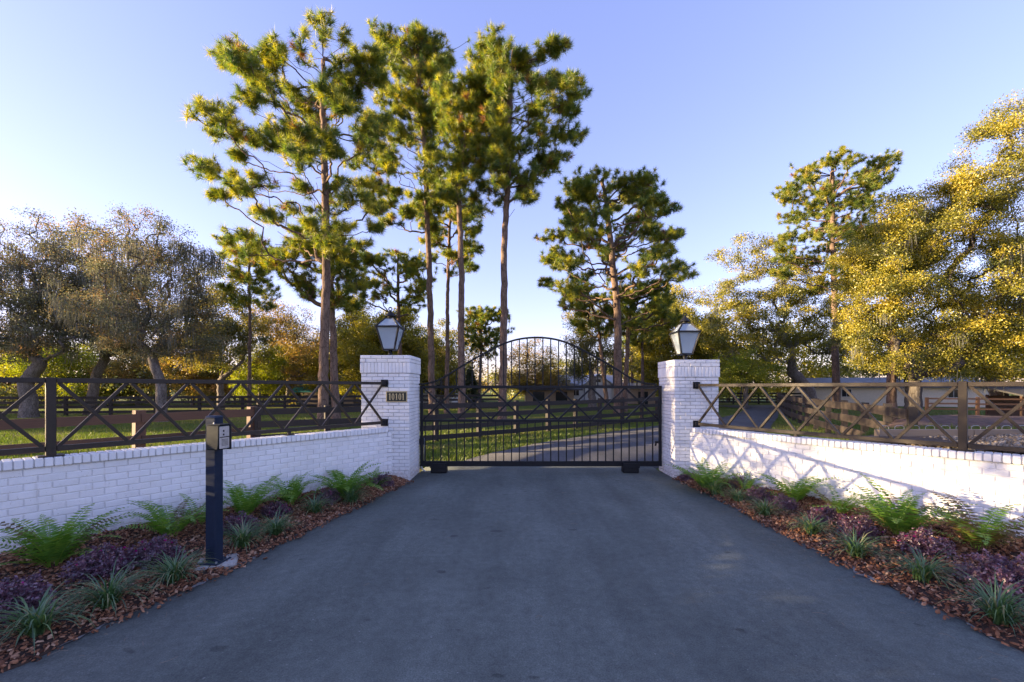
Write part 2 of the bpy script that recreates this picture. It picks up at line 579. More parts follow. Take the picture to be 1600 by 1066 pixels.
# inner drive bending away to the right behind the gate
IN_L = polyline([(-1.9, 9.3), (-1.25, 10.0), (-.55, 11.4), (.85, 13.4), (2.3, 15.0), (4.2, 17.1), (6.8, 19.6), (12.1, 24.6), (16.5, 30.5), (19.2, 35.8), (19.6, 41)])
IN_R = polyline([(3.1, 9.3), (5.0, 11.0), (7.6, 13.8), (9.6, 16.2), (11.3, 18.6), (13.2, 21.4), (16.0, 25.5), (19.2, 30.6), (22.2, 35.8), (27, 40), (30, 41)])
V, F = [], []
N = 90
for i in range(N + 1):
    a, _ = IN_L(IN_L.length * i / N); b, _ = IN_R(IN_R.length * i / N)
    w = (b - a).normalized()
    a = a + w * wobble(i * .37, 1) * 2; b = b + w * wobble(i * .37, 3) * 2
    V += [(a.x - w.x * .03, a.y - w.y * .03, -.06), (a.x, a.y, -.001)] + [(a.x + (b.x - a.x) * k / 3, a.y + (b.y - a.y) * k / 3, .012) for k in (1, 2)] + [(b.x, b.y, -.001), (b.x + w.x * .03, b.y + w.y * .03, -.06)]
F = [(j * 6 + i, j * 6 + i + 1, (j + 1) * 6 + i + 1, (j + 1) * 6 + i) for j in range(N) for i in range(5)]
o = link('inner_driveway', mesh_np('inner_driveway', V, F, M['asphalt_in'], smooth=True))
tag(o, 'grey asphalt lane curving right behind the gate', kind='structure')


# ------------------------------------------------------------------ mulch beds
def wall_front_x(line, y):
    best = None
    for i in range(200):
        p, d, nn = side(line, line.length * i / 199, WALL_T / 2)
        if best is None or abs(p.y - y) < best[0]: best = (abs(p.y - y), p.x)
    return best[1]


YB = np.linspace(1.0, 8.3, 74)
WLX = np.array([wall_front_x(LEFT_LINE, y) for y in YB])
WRX = np.array([wall_front_x(RIGHT_LINE, y) for y in YB])


def bed_z(u, x, y):
    return .012 + .10 * u ** .7 + .018 * math.sin(x * 5 + y * 3) * math.sin(y * 4.1 - x * 2) * min(1, u * 4)


def make_bed(left):
    V, F = [], []
    m = 14
    tab, wx = (L_EDGE, WLX) if left else (R_EDGE, WRX)
    YS = np.linspace(1.2, 7.95 if left else 8.12, 60)
    for y in YS:
        a = edge_x(tab, y) + wobble(y, 0 if left else 2)
        b = float(np.interp(y, YB, wx))
        b = min(b, a - .02) if left else max(b, a + .02)
        b += -.05 if left else .05
        V.append((a, y, -.03))
        for k in range(m + 1):
            u = k / m
            x = a + (b - a) * u
            V.append((x, y, bed_z(u, x, y)))
    q = m + 2
    F = [(j * q + i, j * q + i + 1, (j + 1) * q + i + 1, (j + 1) * q + i) for j in range(len(YS) - 1) for i in range(q - 1)]
    o = link('planting_bed', mesh_np('planting_bed', V, F, M['bed_soil'], smooth=True))
    tag(o, 'dark soil planting bed at the foot of the %s brick wall' % ('left' if left else 'right'), kind='structure')
    # bark chips
    n = 32000
    y = 1.9 + (YS[-1] - 1.9) * rng.random(n) ** 1.15
    u = rng.random(n)
    a = np.interp(y, [p[0] for p in tab], [p[1] for p in tab])
    b = np.interp(y, YB, wx)
    x = a + (b - a) * u
    keep = (np.abs(x) / y < 1.35) & ((b < a - .02) if left else (b > a + .02))
    x, y, u = x[keep], y[keep], u[keep]
    spill = rng.random(len(x)) < .05
    x = np.where(spill, x + (a[keep] - x) * 1.0 + (rng.normal(0, .05, len(x))) + (.02 if left else -.02), x)
    z = np.array([bed_z(uu, xx, yy) for uu, xx, yy in zip(u, x, y)])
    z = np.where(spill, .012, z) + rng.random(len(x)) * .022
    chips(('bark_mulch'), x, y, z, .025, M['chips'], 'reddish brown bark chip mulch spread over the bed under the %s wall' % ('left' if left else 'right'))


def chips(name, x, y, z, size, mat, label, flat=.22, aspect=(.35, .75), tilt=.4):
    n = len(x)
    L = size * (.45 + rng.random(n) ** 1.6 * 1.5)
    W = L * (aspect[0] + (aspect[1] - aspect[0]) * rng.random(n))
    H = L * flat * (.5 + rng.random(n))
    ang = rng.random(n) * 2 * np.pi
    tx, ty = rng.normal(0, tilt, n), rng.normal(0, tilt, n)
    base = np.array([(-1, -.6, -1), (.7, -1, -1), (1, .7, -1), (-.6, 1, -1), (-.8, -.5, 1), (.55, -.8, 1), (.8, .55, 1), (-.5, .8, 1)], dtype=float) * .5
    P = base[None] * np.stack([L, W, H], 1)[:, None, :]
    P = P * (1 + rng.normal(0, .13, P.shape))
    # tilt then spin
    Z = P[..., 2] + P[..., 0] * tx[:, None] + P[..., 1] * ty[:, None]
    X = P[..., 0] * np.cos(ang)[:, None] - P[..., 1] * np.sin(ang)[:, None]
    Y = P[..., 0] * np.sin(ang)[:, None] + P[..., 1] * np.cos(ang)[:, None]
    V = np.stack([X + x[:, None], Y + y[:, None], Z + z[:, None]], -1).reshape(-1, 3)
    f = np.array([(4, 5, 6, 7), (0, 1, 5, 4), (1, 2, 6, 5), (2, 3, 7, 6), (3, 0, 4, 7)])
    F = (f[None] + (np.arange(n) * 8)[:, None, None]).reshape(-1, 4)
    o = link(name, mesh_np(name, V, F, mat, np.repeat(rng.random(n), 8)))
    return tag(o, label, kind='stuff')


make_bed(True)
make_bed(False)

# pale sandy crust along the asphalt edges
for tab, ph, s in ((L_EDGE, 0, 1), (R_EDGE, 2, -1)):
    V, F = [], []
    yy = np.arange(1.8, 7.9, .03)
    for y in yy:
        a = edge_x(tab, y) + wobble(y, ph)
        w = max(-.012, .075 * math.sin(y * 3.1 + ph) * math.sin(y * 1.7 + 1) * math.sin(y * 7.7 + ph) + .030 * random.random() - .004)
        V += [(a - s * .02, y, .010), (a + s * w, y, .0095)]
    F = [(2 * i, 2 * i + 1, 2 * i + 3, 2 * i + 2) for i in range(len(yy) - 1)]
    o = link('driveway_edge', mesh_np('driveway_edge', V, F, M['dust']))
    tag(o, 'pale sandy crumbling margin of the asphalt', kind='structure')


# ------------------------------------------------------------------ brick units
def brick_mesh(name, l, d, h, ch=.005, skew=0):
    """Chamfered brick, front toward -Y, origin at its front centre."""
    b = MB()
    x, z = l / 2, h / 2
    j = lambda: random.uniform(-skew, skew)
    vs = [(-x, ch, -z), (x, ch, -z), (x, ch, z), (-x, ch, z),
          (-x + ch, j(), -z + ch), (x - ch, j(), -z + ch), (x - ch, j(), z - ch), (-x + ch, j(), z - ch),
          (-x, d, -z), (x, d, -z), (x, d, z), (-x, d, z)]
    b.add(vs, [(4, 5, 6, 7), (0, 1, 5, 4), (1, 2, 6, 5), (2, 3, 7, 6), (3, 0, 4, 7), (0, 8, 9, 1), (1, 9, 10, 2), (2, 10, 11, 3), (3, 11, 8, 0)])
    return b.mesh(name, M['brick'])


WALL_BRICKS = [brick_mesh('brick', .194, .05, .0695, .0045, .003) for _ in range(5)]
PIL_BRICKS = [brick_mesh('brick', .194, .05, .059, .0045, .003) for _ in range(5)]
SOLDIERS = [brick_mesh('brick', .0605, .05, .194, .0045, .002) for _ in range(4)]
CAPS = []
for _ in range(5):
    b = MB().box((0, 0, 0), (.0635 + random.uniform(-.002, .002), .25, .090))
    CAPS.append(b.mesh('cap_brick', M['brick'], bevel=.006))


def place(me, name, parent, p, rz, sx=1.0):
    o = link(name, me, parent, p, (random.uniform(-.006, .006), random.uniform(-.004, .004), rz))
    o.scale.x = sx
    return o


def make_wall(line, top, s_seen, label, s0, s_end):
    core = MB()
    pts = []
    n = 60
    for i in range(n + 1):
        s = s0 + (s_end - s0) * i / n
        pts.append(side(line, s, 0)[0])
    core.sweep([(p.x, p.y, (top - .095 - .08) / 2) for p in pts], WALL_T - .020, top - .095 + .08)
    root = core.build('brick_wall', M['mortar'])
    tag(root, label, 'wall', 'white brick wing walls beside the gate')
    rest = MB()
    pitch_l, pitch_h = .2025, .0765
    nc = 12
    for c in range(nc):
        z = top - .095 - pitch_h * (c + .5) - .004
        s = s0 - .22 + (0 if c % 2 else pitch_l / 2) + random.uniform(-.004, .004)
        while s < s_end - .1:
            p, d, nn = side(line, s, WALL_T / 2)
            rz = math.atan2(nn.y, nn.x) + math.pi / 2
            p = p + nn * random.uniform(-.0015, .0015)
            if s < s_seen and z > .05:
                place(random.choice(WALL_BRICKS), 'brick', root, (p.x, p.y, z), rz)
            else:
                rest.box((p.x - nn.x * .02, p.y - nn.y * .02, z), (.194, .04, .0695), rz)
            s += pitch_l
    r = rest.build('brick', M['brick'], root)
    tag(r, kind='stuff')
    s = s0 + .03
    while s < s_end:
        p, d, nn = side(line, s, .012)
        rz = math.atan2(nn.y, nn.x) + math.pi / 2
        o = place(random.choice(CAPS), 'cap_brick', root, (p.x, p.y, top - .045 + random.uniform(-.0015, .0015)), rz)
        s += .0705
    bed = MB().sweep([(p.x, p.y, top - .05) for p in pts], WALL_T + .025, .078)
    bed.build('cap_mortar', M['mortar'], root)
    return root


make_wall(LEFT_LINE, 1.025, 4.95, 'long white painted brick wall behind the intercom post, all in shade', .02, 11.5)
make_wall(RIGHT_LINE, 1.0, 4.6, 'white painted brick wall curving outward, patched with low sunlight', .02, 6.6)


def make_pillar(x0, x1, y0, dep, h_shaft, h_top, inner, label):
    """inner: +1 when the gate side is +X."""
    w = x1 - x0
    cx, cy = (x0 + x1) / 2, y0 + dep / 2
    core = MB().box((cx, cy, h_shaft / 2), (w - .024, dep - .024, h_shaft + .0))
    core.box((cx, cy, (h_shaft + h_top) / 2 - .006), (w + .010, dep + .010, h_top - h_shaft - .012))
    root = core.build('gate_pillar', M['pillar_mortar'])
    tag(root, label, 'pillar', 'white brick pillars on either side of the gate')
    rest = MB()
    pitch = .0655

    def face(c, z, h, meshes, name, along, org, rz, unseen, length, start, step, depth_off=0):
        """Lay one course along a face."""
        s = start
        while s < length - .012:
            e = min(s + step, length)
            a = max(s, 0)
            if e - a > .035:
                mid = (a + e) / 2
                p = Vector(org) + Vector(along) * mid
                l = (e - a) - (.0085 if step > .1 else .006)
                full = (.194 if step > .1 else .0605)
                nrm = Vector((math.sin(rz), -math.cos(rz), 0))
                p = p + nrm * (depth_off + random.uniform(-.0015, .0015))
                if unseen:
                    rest.box((p.x - nrm.x * .02, p.y - nrm.y * .02, z), (l, .04, h), rz)
                else:
                    place(random.choice(meshes), name, root, (p.x, p.y, z), rz, l / full)
            s += step
    faces = [((1, 0, 0), (x0, y0, 0), 0.0, w, False),
             ((0, 1, 0), (x1, y0, 0), math.pi / 2, dep, inner < 0),
             ((-1, 0, 0), (x1, y0 + dep, 0), math.pi, w, True),
             ((0, -1, 0), (x0, y0 + dep, 0), -math.pi / 2, dep, inner > 0)]
    nc = int(h_shaft / pitch)
    pitch = h_shaft / nc
    for c in range(nc):
        z = pitch * (c + .5)
        for fi, (al, org, rz, ln, un) in enumerate(faces):
            st = 0 if (c + fi) % 2 == 0 else -.1
            face(c, z, .058, PIL_BRICKS, 'brick', al, org, rz, un or z < .07, ln, st, .2025)
    ov = .016
    for fi, (al, org, rz, ln, un) in enumerate(faces):
        nrm = Vector((math.sin(rz), -math.cos(rz), 0))
        org2 = Vector(org) - Vector(al) * ov
        zs = h_shaft + .103
        face(0, zs, .194, SOLDIERS, 'brick', al, org2, rz, un, ln + 2 * ov, 0, .0665, ov)
        k = 0
        z = h_shaft + .206 + .0325
        while z < h_top:
            face(0, z, .058, PIL_BRICKS, 'brick', al, org2, rz, un, ln + 2 * ov, 0 if (k + fi) % 2 else -.1, .2025, ov)
            z += .0655; k += 1
    tag(rest.build('brick', M['brick'], root), kind='stuff')
    MB().box((cx, cy, h_top + .004), (w + 2 * ov - .006, dep + 2 * ov - .006, .016)).build('cap_mortar', M['brick'], root)
    return root


PL = (-2.83, -1.925, 7.95, .90)
PR = (3.13, 3.975, 8.15, .88)
make_pillar(PL[0], PL[1], PL[2], PL[3], 2.03, 2.355, 1, 'white brick gate pillar carrying the house number plaque')
make_pillar(PR[0], PR[1], PR[2], PR[3], 1.96, 2.285, -1, 'white brick gate pillar without a plaque, streaked by sun')


# ------------------------------------------------------------------ metal fence panels on the walls
def ring_post(root, line, s, z0, z1, name, w):
    p, d, nn = side(line, s, 0)
    rz = math.atan2(d.y, d.x)
    o = MB().box((0, 0, (z1 - z0) / 2), (w, w, z1 - z0)).build(name, M['fence_metal'], root, bevel=.004, loc=(p.x, p.y, z0))
    o.rotation_euler.z = rz
    return p, rz


def make_fence(line, z_bot, z_top, wall_top, panels, feet, face_y, label):
    root = empty('metal_fence', (*line(0)[0].xy, wall_top))
    tag(root, label, 'fence', 'cross-braced metal fences on top of the wing walls')
    root.location = (0, 0, 0)
    rail = .055
    for (a, b, nx) in panels:
        pts = [side(line, a + (b - a) * i / 24, 0)[0] for i in range(25)]
        MB().sweep([(p.x, p.y, z_top) for p in pts], rail, rail).build('top_rail', M['fence_metal'], root, bevel=.004)
        MB().sweep([(p.x, p.y, z_bot) for p in pts], rail, rail).build('bottom_rail', M['fence_metal'], root, bevel=.004)
        st = (b - a) / nx
        for i in range(nx):
            s1, s2 = a + st * i + .02, a + st * (i + 1) - .02
            p1, d, nn = side(line, s1, 0); p2 = side(line, s2, 0)[0]
            lo, hi = z_bot + rail / 2 - .004, z_top - rail / 2 + .004
            MB().bar((p1.x, p1.y, lo), (p2.x, p2.y, hi), .036, .036).build('brace', M['fence_metal'], root, bevel=.003)
            # the second diagonal is cut in two at the crossing
            m = (Vector((p1.x, p1.y, hi)) + Vector((p2.x, p2.y, lo))) / 2
            dd = (Vector((p2.x, p2.y, lo)) - Vector((p1.x, p1.y, hi))).normalized() * .019
            br = MB().bar((p1.x, p1.y, hi), m - dd, .034, .034).bar(m + dd, (p2.x, p2.y, lo), .034, .034)
            br.build('brace', M['fence_metal'], root, bevel=.003)
    for i in range(len(panels) - 1):
        s = (panels[i][1] + panels[i + 1][0]) / 2
        p, rz = ring_post(root, line, s, wall_top + .008, z_top + .034, 'post', .078)
        o = MB().box((0, 0, 0), (.20, .15, .012)).build('base_plate', M['fence_metal'], root, bevel=.003, loc=(p.x, p.y, wall_top + .008)); o.rotation_euler.z = rz
    for s in feet:
        p, rz = ring_post(root, line, s, wall_top + .008, z_bot - rail / 2 + .002, 'foot', .05)
        o = MB().box((0, 0, 0), (.13, .11, .01)).build('base_plate', M['fence_metal'], root, bevel=.003, loc=(p.x, p.y, wall_top + .006)); o.rotation_euler.z = rz
    p = line(0)[0]
    for z in (z_top, z_bot):
        mp = MB().box((p.x, face_y - .012, z), (.135, .016, .135)).build('mounting_plate', M['gate_metal'], root, bevel=.004)
        sk = MB().box((p.x, face_y - .04, z), (.075, .06, .075)).build('socket', M['gate_metal'], mp, bevel=.004)
        sk.matrix_parent_inverse = Matrix.Identity(4)
    return root


make_fence(LEFT_LINE, 1.108, 1.842, 1.025, [(.03, 4.216, 7), (4.296, 8.49, 7), (8.57, 11.4, 4)], [1.75], PL[2], 'brown metal fence of crossed bars on the shaded left wall, ending beside the house number')
make_fence(RIGHT_LINE, 1.062, 1.805, 1.0, [(.03, 3.54, 6), (3.62, 6.6, 5)], [1.78], PR[2], 'bronze metal fence of crossed bars lit by sun on the curved right wall')


# ------------------------------------------------------------------ driveway gate
def make_gate():
    Y = 8.78
    x0, x1 = -1.90, 3.10
    root = empty('driveway_gate', ((x0 + x1) / 2, Y, 0))
    tag(root, 'wide black metal gate with an arched top closed across the driveway', 'gate')
    ox, mat = (x0 + x1) / 2, M['gate_metal']
    ptx = lambda px: (px - 800) * Y / FPX
    ptz = lambda py: CAM_H - (py - HORIZON) * Y / FPX
    zt, zm, zb = ptz(604.8), ptz(657.3), ptz(724.5)
    bl = lambda b, n, bv=.004: b.build(n, mat, root, bevel=bv)
    bl(MB().bar((x0 - ox, 0, zt), (x1 - ox, 0, zt), .052, .056), 'top_rail')
    bl(MB().bar((x0 - ox, 0, zm), (x1 - ox, 0, zm), .05, .052), 'middle_rail')
    bl(MB().bar((x0 - ox, 0, zb), (x1 - ox, 0, zb), .055, .105), 'bottom_rail')
    for x in (x0 + .03, x1 - .03):
        bl(MB().bar((x - ox, 0, zb), (x - ox, 0, zt), .054, .054), 'stile')
    prof = [(651, 601.0), (672, 599.3), (690, 592.5), (703, 584.0), (720, 573.0), (740, 561.5), (760, 550.5), (778, 541.0), (795, 533.8), (812, 529.5), (826, 527.8), (838.5, 527.3)]
    full = prof + [(838.5 * 2 - x, y) for x, y in reversed(prof[:-1])]
    xs = np.array([ptx(p[0]) for p in full]); zs = np.array([ptz(p[1]) for p in full])
    fx = np.linspace(xs[0], xs[-1], 70)
    fz = np.interp(fx, xs, zs)
    fz = np.convolve(np.pad(fz, 2, 'edge'), np.ones(5) / 5, 'valid')
    bl(MB().sweep([(a - ox, 0, b) for a, b in zip(fx, fz)], .042, .036), 'arch_rail', .003)
    pitch = .1625
    xc = ptx(836.0)
    k = -40
    while k < 40:
        x = xc + k * pitch
        if x0 + .09 < x < x1 - .09:
            bl(MB().bar((x - ox, 0, zb + .05), (x - ox, 0, zm - .024), .022, .022), 'picket', 0)
            top = float(np.interp(x, fx, fz))
            if top - zt > .07:
                bl(MB().bar((x - ox, 0, zt + .026), (x - ox, 0, top - .014), .022, .022), 'picket', 0)
        k += 1
    nx = 7
    a, b = x0 + .06, x1 - .06
    st = (b - a) / nx
    for i in range(nx):
        p, q = a + st * i + .01, a + st * (i + 1) - .01
        lo, hi = zm + .024, zt - .026
        bl(MB().bar((p - ox, -.008, lo), (q - ox, -.008, hi), .036, .036, (0, 1, 0)), 'brace', .002)
        bl(MB().bar((p - ox, .029, hi), (q - ox, .029, lo), .036, .036, (0, 1, 0)), 'brace', .002)
    for px in (687, 983.5):
        x = ptx(px)
        rb = bl(MB().box((x - ox, -.05, .105), (.335, .19, .19), taper=.95), 'roller_box', .02)
        MB().box((x - ox, -.155, .17), (.34, .012, .10)).build('bolt_plate', mat, rb, bevel=.003)
        MB().box((x - ox, -.05, .012), (.24, .14, .024)).build('skid', M['black'], rb)


make_gate()


# ------------------------------------------------------------------ lanterns
def make_lantern(cx, cy, z0, label):
    root = empty('lantern', (cx, cy, z0))
    tag(root, label, 'lantern', 'lanterns on top of the gate pillars')
    mat = M['gate_metal']
    MB().box((0, 0, .008), (.15, .15, .016)).build('base_plate', mat, root, bevel=.004)
    MB().tube([(0, 0, .012), (0, 0, .03), (0, 0, .06), (0, 0, .13)], [.06, .042, .038, .038], 12).build('post', mat, root, smooth=True)
    zb, ze, zr = .14, .575, .755
    wb, we, wr = .108, .215, .078
    MB().box((0, 0, zb), (wb * 2 + .03, wb * 2 + .03, .026)).build('bottom_frame', mat, root, bevel=.004)
    f = MB()
    for a, b in ((-1, -1), (1, -1), (1, 1), (-1, 1)):
        f.bar((a * wb, b * wb, zb), (a * we, b * we, ze), .027, .027)
    f.build('corner_bars', mat, root)
    e = MB()
    cs = [(-we, -we), (we, -we), (we, we), (-we, we)]
    for i in range(4):
        (a, b), (c, d) = cs[i], cs[(i + 1) % 4]
        e.bar((a, b, ze), (c, d, ze), .036, .034)
    for i in range(4):
        e.box((*cs[i], ze), (.034, .034, .032))
    e.build('eave_frame', mat, root)
    r = MB()
    for a, b in ((-1, -1), (1, -1), (1, 1), (-1, 1)):
        r.bar((a * we, b * we, ze + .01), (a * wr, b * wr, zr), .023, .023)
    r.build('roof_bars', mat, root)
    MB().box((0, 0, zr), (wr * 2 + .03, wr * 2 + .03, .018)).build('roof_ring', mat, root, bevel=.003)
    MB().tube([(0, 0, zr), (0, 0, zr + .04), (0, 0, zr + .044), (0, 0, zr + .058), (0, 0, zr + .10), (0, 0, zr + .14), (0, 0, zr + .16)],
              [.052, .052, .105, .10, .062, .030, .022], 16).build('cap', mat, root)
    fin = MB()
    fin.tube([(.032 * math.cos(t), 0, zr + .19 + .032 * math.sin(t)) for t in np.linspace(-math.pi / 2, 1.5 * math.pi, 17)], .011, 6)
    fin.build('ring_finial', mat, root)
    for i in range(4):
        (a, b), (c, d) = cs[i], cs[(i + 1) % 4]
        k, kr = (wb + .004) / we, wr / we
        s = .985
        n = Vector(((a + c) / 2, (b + d) / 2, 0)).normalized() * .005
        for nm, v in (('side_pane', [(a * k, b * k, zb + .01), (c * k, d * k, zb + .01), (c * s, d * s, ze - .006), (a * s, b * s, ze - .006)]),
                      ('roof_pane', [(a * s, b * s, ze + .008), (c * s, d * s, ze + .008), (c * kr, d * kr, zr), (a * kr, b * kr, zr)])):
            v = [Vector(q) for q in v]
            MB().add(v + [q - n for q in v], [(0, 1, 2, 3), (7, 6, 5, 4), (0, 4, 5, 1), (1, 5, 6, 2), (2, 6, 7, 3), (3, 7, 4, 0)]).build(nm, M['glass'], root)
    MB().tube([(0, 0, zb + .01), (0, 0, zb + .06)], .018, 8).build('burner', M['black'], root)
    MB().tube([(0, 0, zb + .06), (0, 0, zb + .09), (0, 0, zb + .13), (0, 0, zb + .16)], [.012, .026, .022, .006], 10).build('bulb', M['house_white'], root, smooth=True)


make_lantern(-2.40, 8.36, 2.365, 'black four-sided lantern on the pillar with the number plaque')
make_lantern(3.50, 8.58, 2.295, 'black four-sided lantern on the pillar without a plaque')


# ------------------------------------------------------------------ house number plaque
def make_sign():
    x, y, z = (620 - 800) * 7.95 / FPX, 7.95, 1.77 - 15 * 7.95 / FPX
    root = empty('number_plaque', (x, y, z))
    tag(root, 'dark rectangular house number plaque reading 10101 with gold border', 'sign')
    MB().box((0, -.010, 0), (.395, .016, .200)).build('border', M['gold'], root, bevel=.004)
    MB().box((0, -.0165, 0), (.365, .008, .170)).build('panel', M['sign_black'], root, bevel=.002)

    def digit(ch, cx):
        b = MB()
        h, w, t, yy = .122, .049, .014, -.024
        if ch == '1':
            b.box((cx + .002, yy, 0), (.0165, .009, h))
            b.box((cx + .002, yy, -h / 2 + .004), (.028, .009, .008))
            b.bar((cx - .016, yy, h / 2 - .020), (cx + .000, yy, h / 2 - .006), .009, .010, (0, 1, 0))
        else:
            n = 28
            vs, fs = [], []
            for k in range(n):
                a = 2 * math.pi * k / n
                co, si = math.cos(a), math.sin(a)
                for ro, yo in ((1, yy - .0045), (0, yy - .0045), (1, yy + .0045), (0, yy + .0045)):
                    rx = w / 2 if ro else w / 2 - .0135
                    rz = h / 2 if ro else h / 2 - .008
                    vs.append((cx + rx * co, yo, rz * si))
            for k in range(n):
                q, r = k * 4, ((k + 1) % n) * 4
                fs += [(q, r, r + 1, q + 1), (q + 2, q + 3, r + 3, r + 2), (q, q + 2, r + 2, r), (q + 1, r + 1, r + 3, q + 3)]
            b.add(vs, fs)
        b.build('numeral', M['gold'], root)
    for ch, cx in zip('10101', (-.124, -.064, 0, .064, .124)): digit(ch, cx)


make_sign()


# ------------------------------------------------------------------ intercom post
def make_intercom():
    p = on_ground(335, 885)
    root = empty('intercom_post', (p.x, p.y, 0))
    tag(root, 'blue-black square metal post holding a gate intercom box at the drive edge', 'intercom post')
    rz = R(-6)
    o = MB().box((0, 0, .05 + .71), (.105, .105, 1.42)).build('post', M['post_paint'], root, bevel=.006); o.rotation_euler.z = rz
    o = MB().box((0, 0, 1.478), (.118, .118, .022), taper=.8).build('post_cap', M['post_paint'], root, bevel=.005); o.rotation_euler.z = rz
    o = MB().box((0, 0, .054), (.21, .19, .014)).build('base_plate', M['post_paint'], root, bevel=.003); o.rotation_euler.z = rz
    bolts = MB()
    for a, b in ((-.08, -.07), (.08, -.07), (.08, .07), (-.08, .07)):
        bolts.tube([(a, b, .06), (a, b, .075)], .01, 6)
    o = bolts.build('anchor_bolts', M['steel'], root); o.rotation_euler.z = rz
    # housing: its steel face looks right across the lane, its dark shell toward the street
    h = empty('housing', (.085, -.075, 1.285)); h.scale = (.74, .72, .95); h.parent = root
    h.rotation_euler.z = R(-10)
    sh = MB()
    prof = [(-.095, -.125), (.075, -.125), (.088, -.08), (.095, .06), (.095, .125), (-.095, .125)]   # x (outward), z : lower front tapers
    for yy in (-.085, .085):
        sh.v += [(x, yy, z) for x, z in prof]
    k = len(prof)
    sh.f += [tuple(range(k)), tuple(reversed(range(k, 2 * k)))] + [(i, k + i, k + (i + 1) % k, (i + 1) % k) for i in range(k)]
    sh.build('shell', M['housing'], h, bevel=.008)
    fp = MB().box((.1005, 0, 0), (.012, .150, .225)).build('faceplate', M['steel'], h, bevel=.003)
    g = MB()
    for zz in (.066, .030): g.tube([(.105, -.02, zz), (.112, -.02, zz)], .011, 10)
    g.build('lens', M['black'], h)
    MB().box((.108, 0, .004), (.008, .152, .010)).build('seam_bar', M['black'], h)
    sl = MB()
    for i in range(6): sl.box((.1075, 0, -.02 - i * .012), (.004, .10, .004))
    sl.build('speaker_slots', M['black'], h)
    MB().box((.085, .092, 0), (.07, .016, .26)).build('side_guard', M['black'], h, bevel=.004)
    MB().box((.03, 0, .130), (.18, .18, .010)).build('hood', M['housing'], h, bevel=.003)
    MB().tube([(-.01, -.05, .134), (-.01, -.05, .152)], .009, 8).build('lock', M['steel'], h)
    # footing
    f = MB().box((0, 0, 0), (.38, .33, .14), taper=.92)
    f = f.build('concrete_footing', M['concrete'], None, bevel=.02, loc=(p.x + .01, p.y + .02, -.022))
    f.rotation_euler.z = R(27)
    tag(f, 'rough grey concrete footing under the intercom post', 'footing')


make_intercom()

# small devices on the pillar sides
sx = PR[0]
root = empty('gate_sensor', (sx, 8.92, 1.77 - (693 - 605) * 8.92 / FPX))
tag(root, 'small black hooded sensor on the gate side of the plain pillar', 'sensor')
MB().box((-.012, 0, 0), (.024, .09, .10)).build('back_plate', M['black'], root, bevel=.004)
MB().bar((-.02, 0, .03), (-.12, -.01, .03), .05, .045).build('hood', M['black'], root, bevel=.006)
MB().bar((-.10, -.01, .02), (-.115, -.01, -.05), .045, .03).build('lens_arm', M['black'], root, bevel=.006)
sx = PL[1]
root = empty('gate_conduit', (sx, 8.86, 0))
tag(root, 'white pipe running down from a black junction box beside the gate', 'conduit')
MB().box((.045, -.02, .64), (.085, .09, .13)).build('junction_box', M['black'], root, bevel=.006)
MB().tube([(.04, -.06, .58), (.04, -.06, .20), (.045, -.06, .12), (.07, -.07, .06), (.14, -.09, .02)], .016, 8).build('pipe', M['white_pvc'], root, smooth=True)
MB().tube([(.10, .0, .70), (.10, .0, .15)], .022, 8).build('grey_pipe', M['steel'], root, smooth=True)


# ------------------------------------------------------------------ board fences
UNIT = {}


def unit_box(mat):
    if mat not in UNIT: UNIT[mat] = MB().box((0, 0, 0), (1, 1, 1)).mesh('board', M[mat])
    return UNIT[mat]


def board_fence(label, pts, spacing, rails, bh, mats, post=.13, h=1.32, off=1, z0=0.0, group='timber board fences around the paddocks', ends=None):
    line = polyline(pts)
    n = max(1, round(line.length / spacing))
    p0 = line(0)[0]
    root = empty('board_fence', (p0.x, p0.y, 0))
    tag(root, label, 'fence', group)
    P = [line(line.length * i / n) for i in range(n + 1)]
    for i, (p, d) in enumerate(P):
        rz = math.atan2(d.y, d.x)
        hh = h + random.uniform(-.03, .03)
        link('post', unit_box(mats[1]), root, (p.x - p0.x, p.y - p0.y, z0 + hh / 2 - .15), (random.uniform(-.012, .012), random.uniform(-.012, .012), rz), (post, post, hh + .3))
    for i in range(n):
        a, b = P[i][0], P[i + 1][0]
        d = (b - a)
        rz = math.atan2(d.y, d.x)
        nn = Vector((d.y, -d.x, 0)).normalized() * off
        L = d.length
        m = (a + b) / 2 + nn * (post / 2 + .02)
        for z in rails:
            dz = random.uniform(-.012, .012)
            link('board', unit_box(mats[0]), root, (m.x - p0.x, m.y - p0.y, z0 + z + dz), (0, random.uniform(-.008, .008), rz), (L - .006, .032, bh + random.uniform(-.006, .006)))
    return root


# front paddock fence, left of the gate (brown) and the dark one behind the gate
board_fence('brown three-board fence close behind the shaded left wall', [(-10.6, 5.2), (-8.6, 7.9), (-6.75, 11.0)], 2.45, [1.11, .66, .22], .18, ('wood_brown', 'wood_brown'), .18, 1.26)
board_fence('dark four-board fence slanting away behind the closed gate', [(-6.6, 11.0), (-2.5, 14.1), (.2, 16.2), (3.7, 19.2), (7.75, 22.8), (12.6, 29), (17.0, 36.5), (18.2, 42)], 1.72, [1.13, .79, .44, .12], .165, ('wood_black', 'wood_black'), .14, 1.27)
board_fence('black four-board fence along the far edge of the left paddock', [(-46, 26.0), (-30, 26.5), (-17, 28.5), (-8, 31.5), (-1, 34)], 2.5, [1.10, .80, .50, .20], .16, ('wood_black', 'wood_black'), .15, 1.2)
board_fence('weathered dark board fence running along the right edge of the inner lane', [(9.35, 9.9), (10.6, 12.4), (13.0, 18.2), (16.6, 25.6), (21.4, 34), (24, 38)], 1.75, [1.14, .72, .30], .24, ('wood_grey', 'wood_black'), .16, 1.30, off=-1)
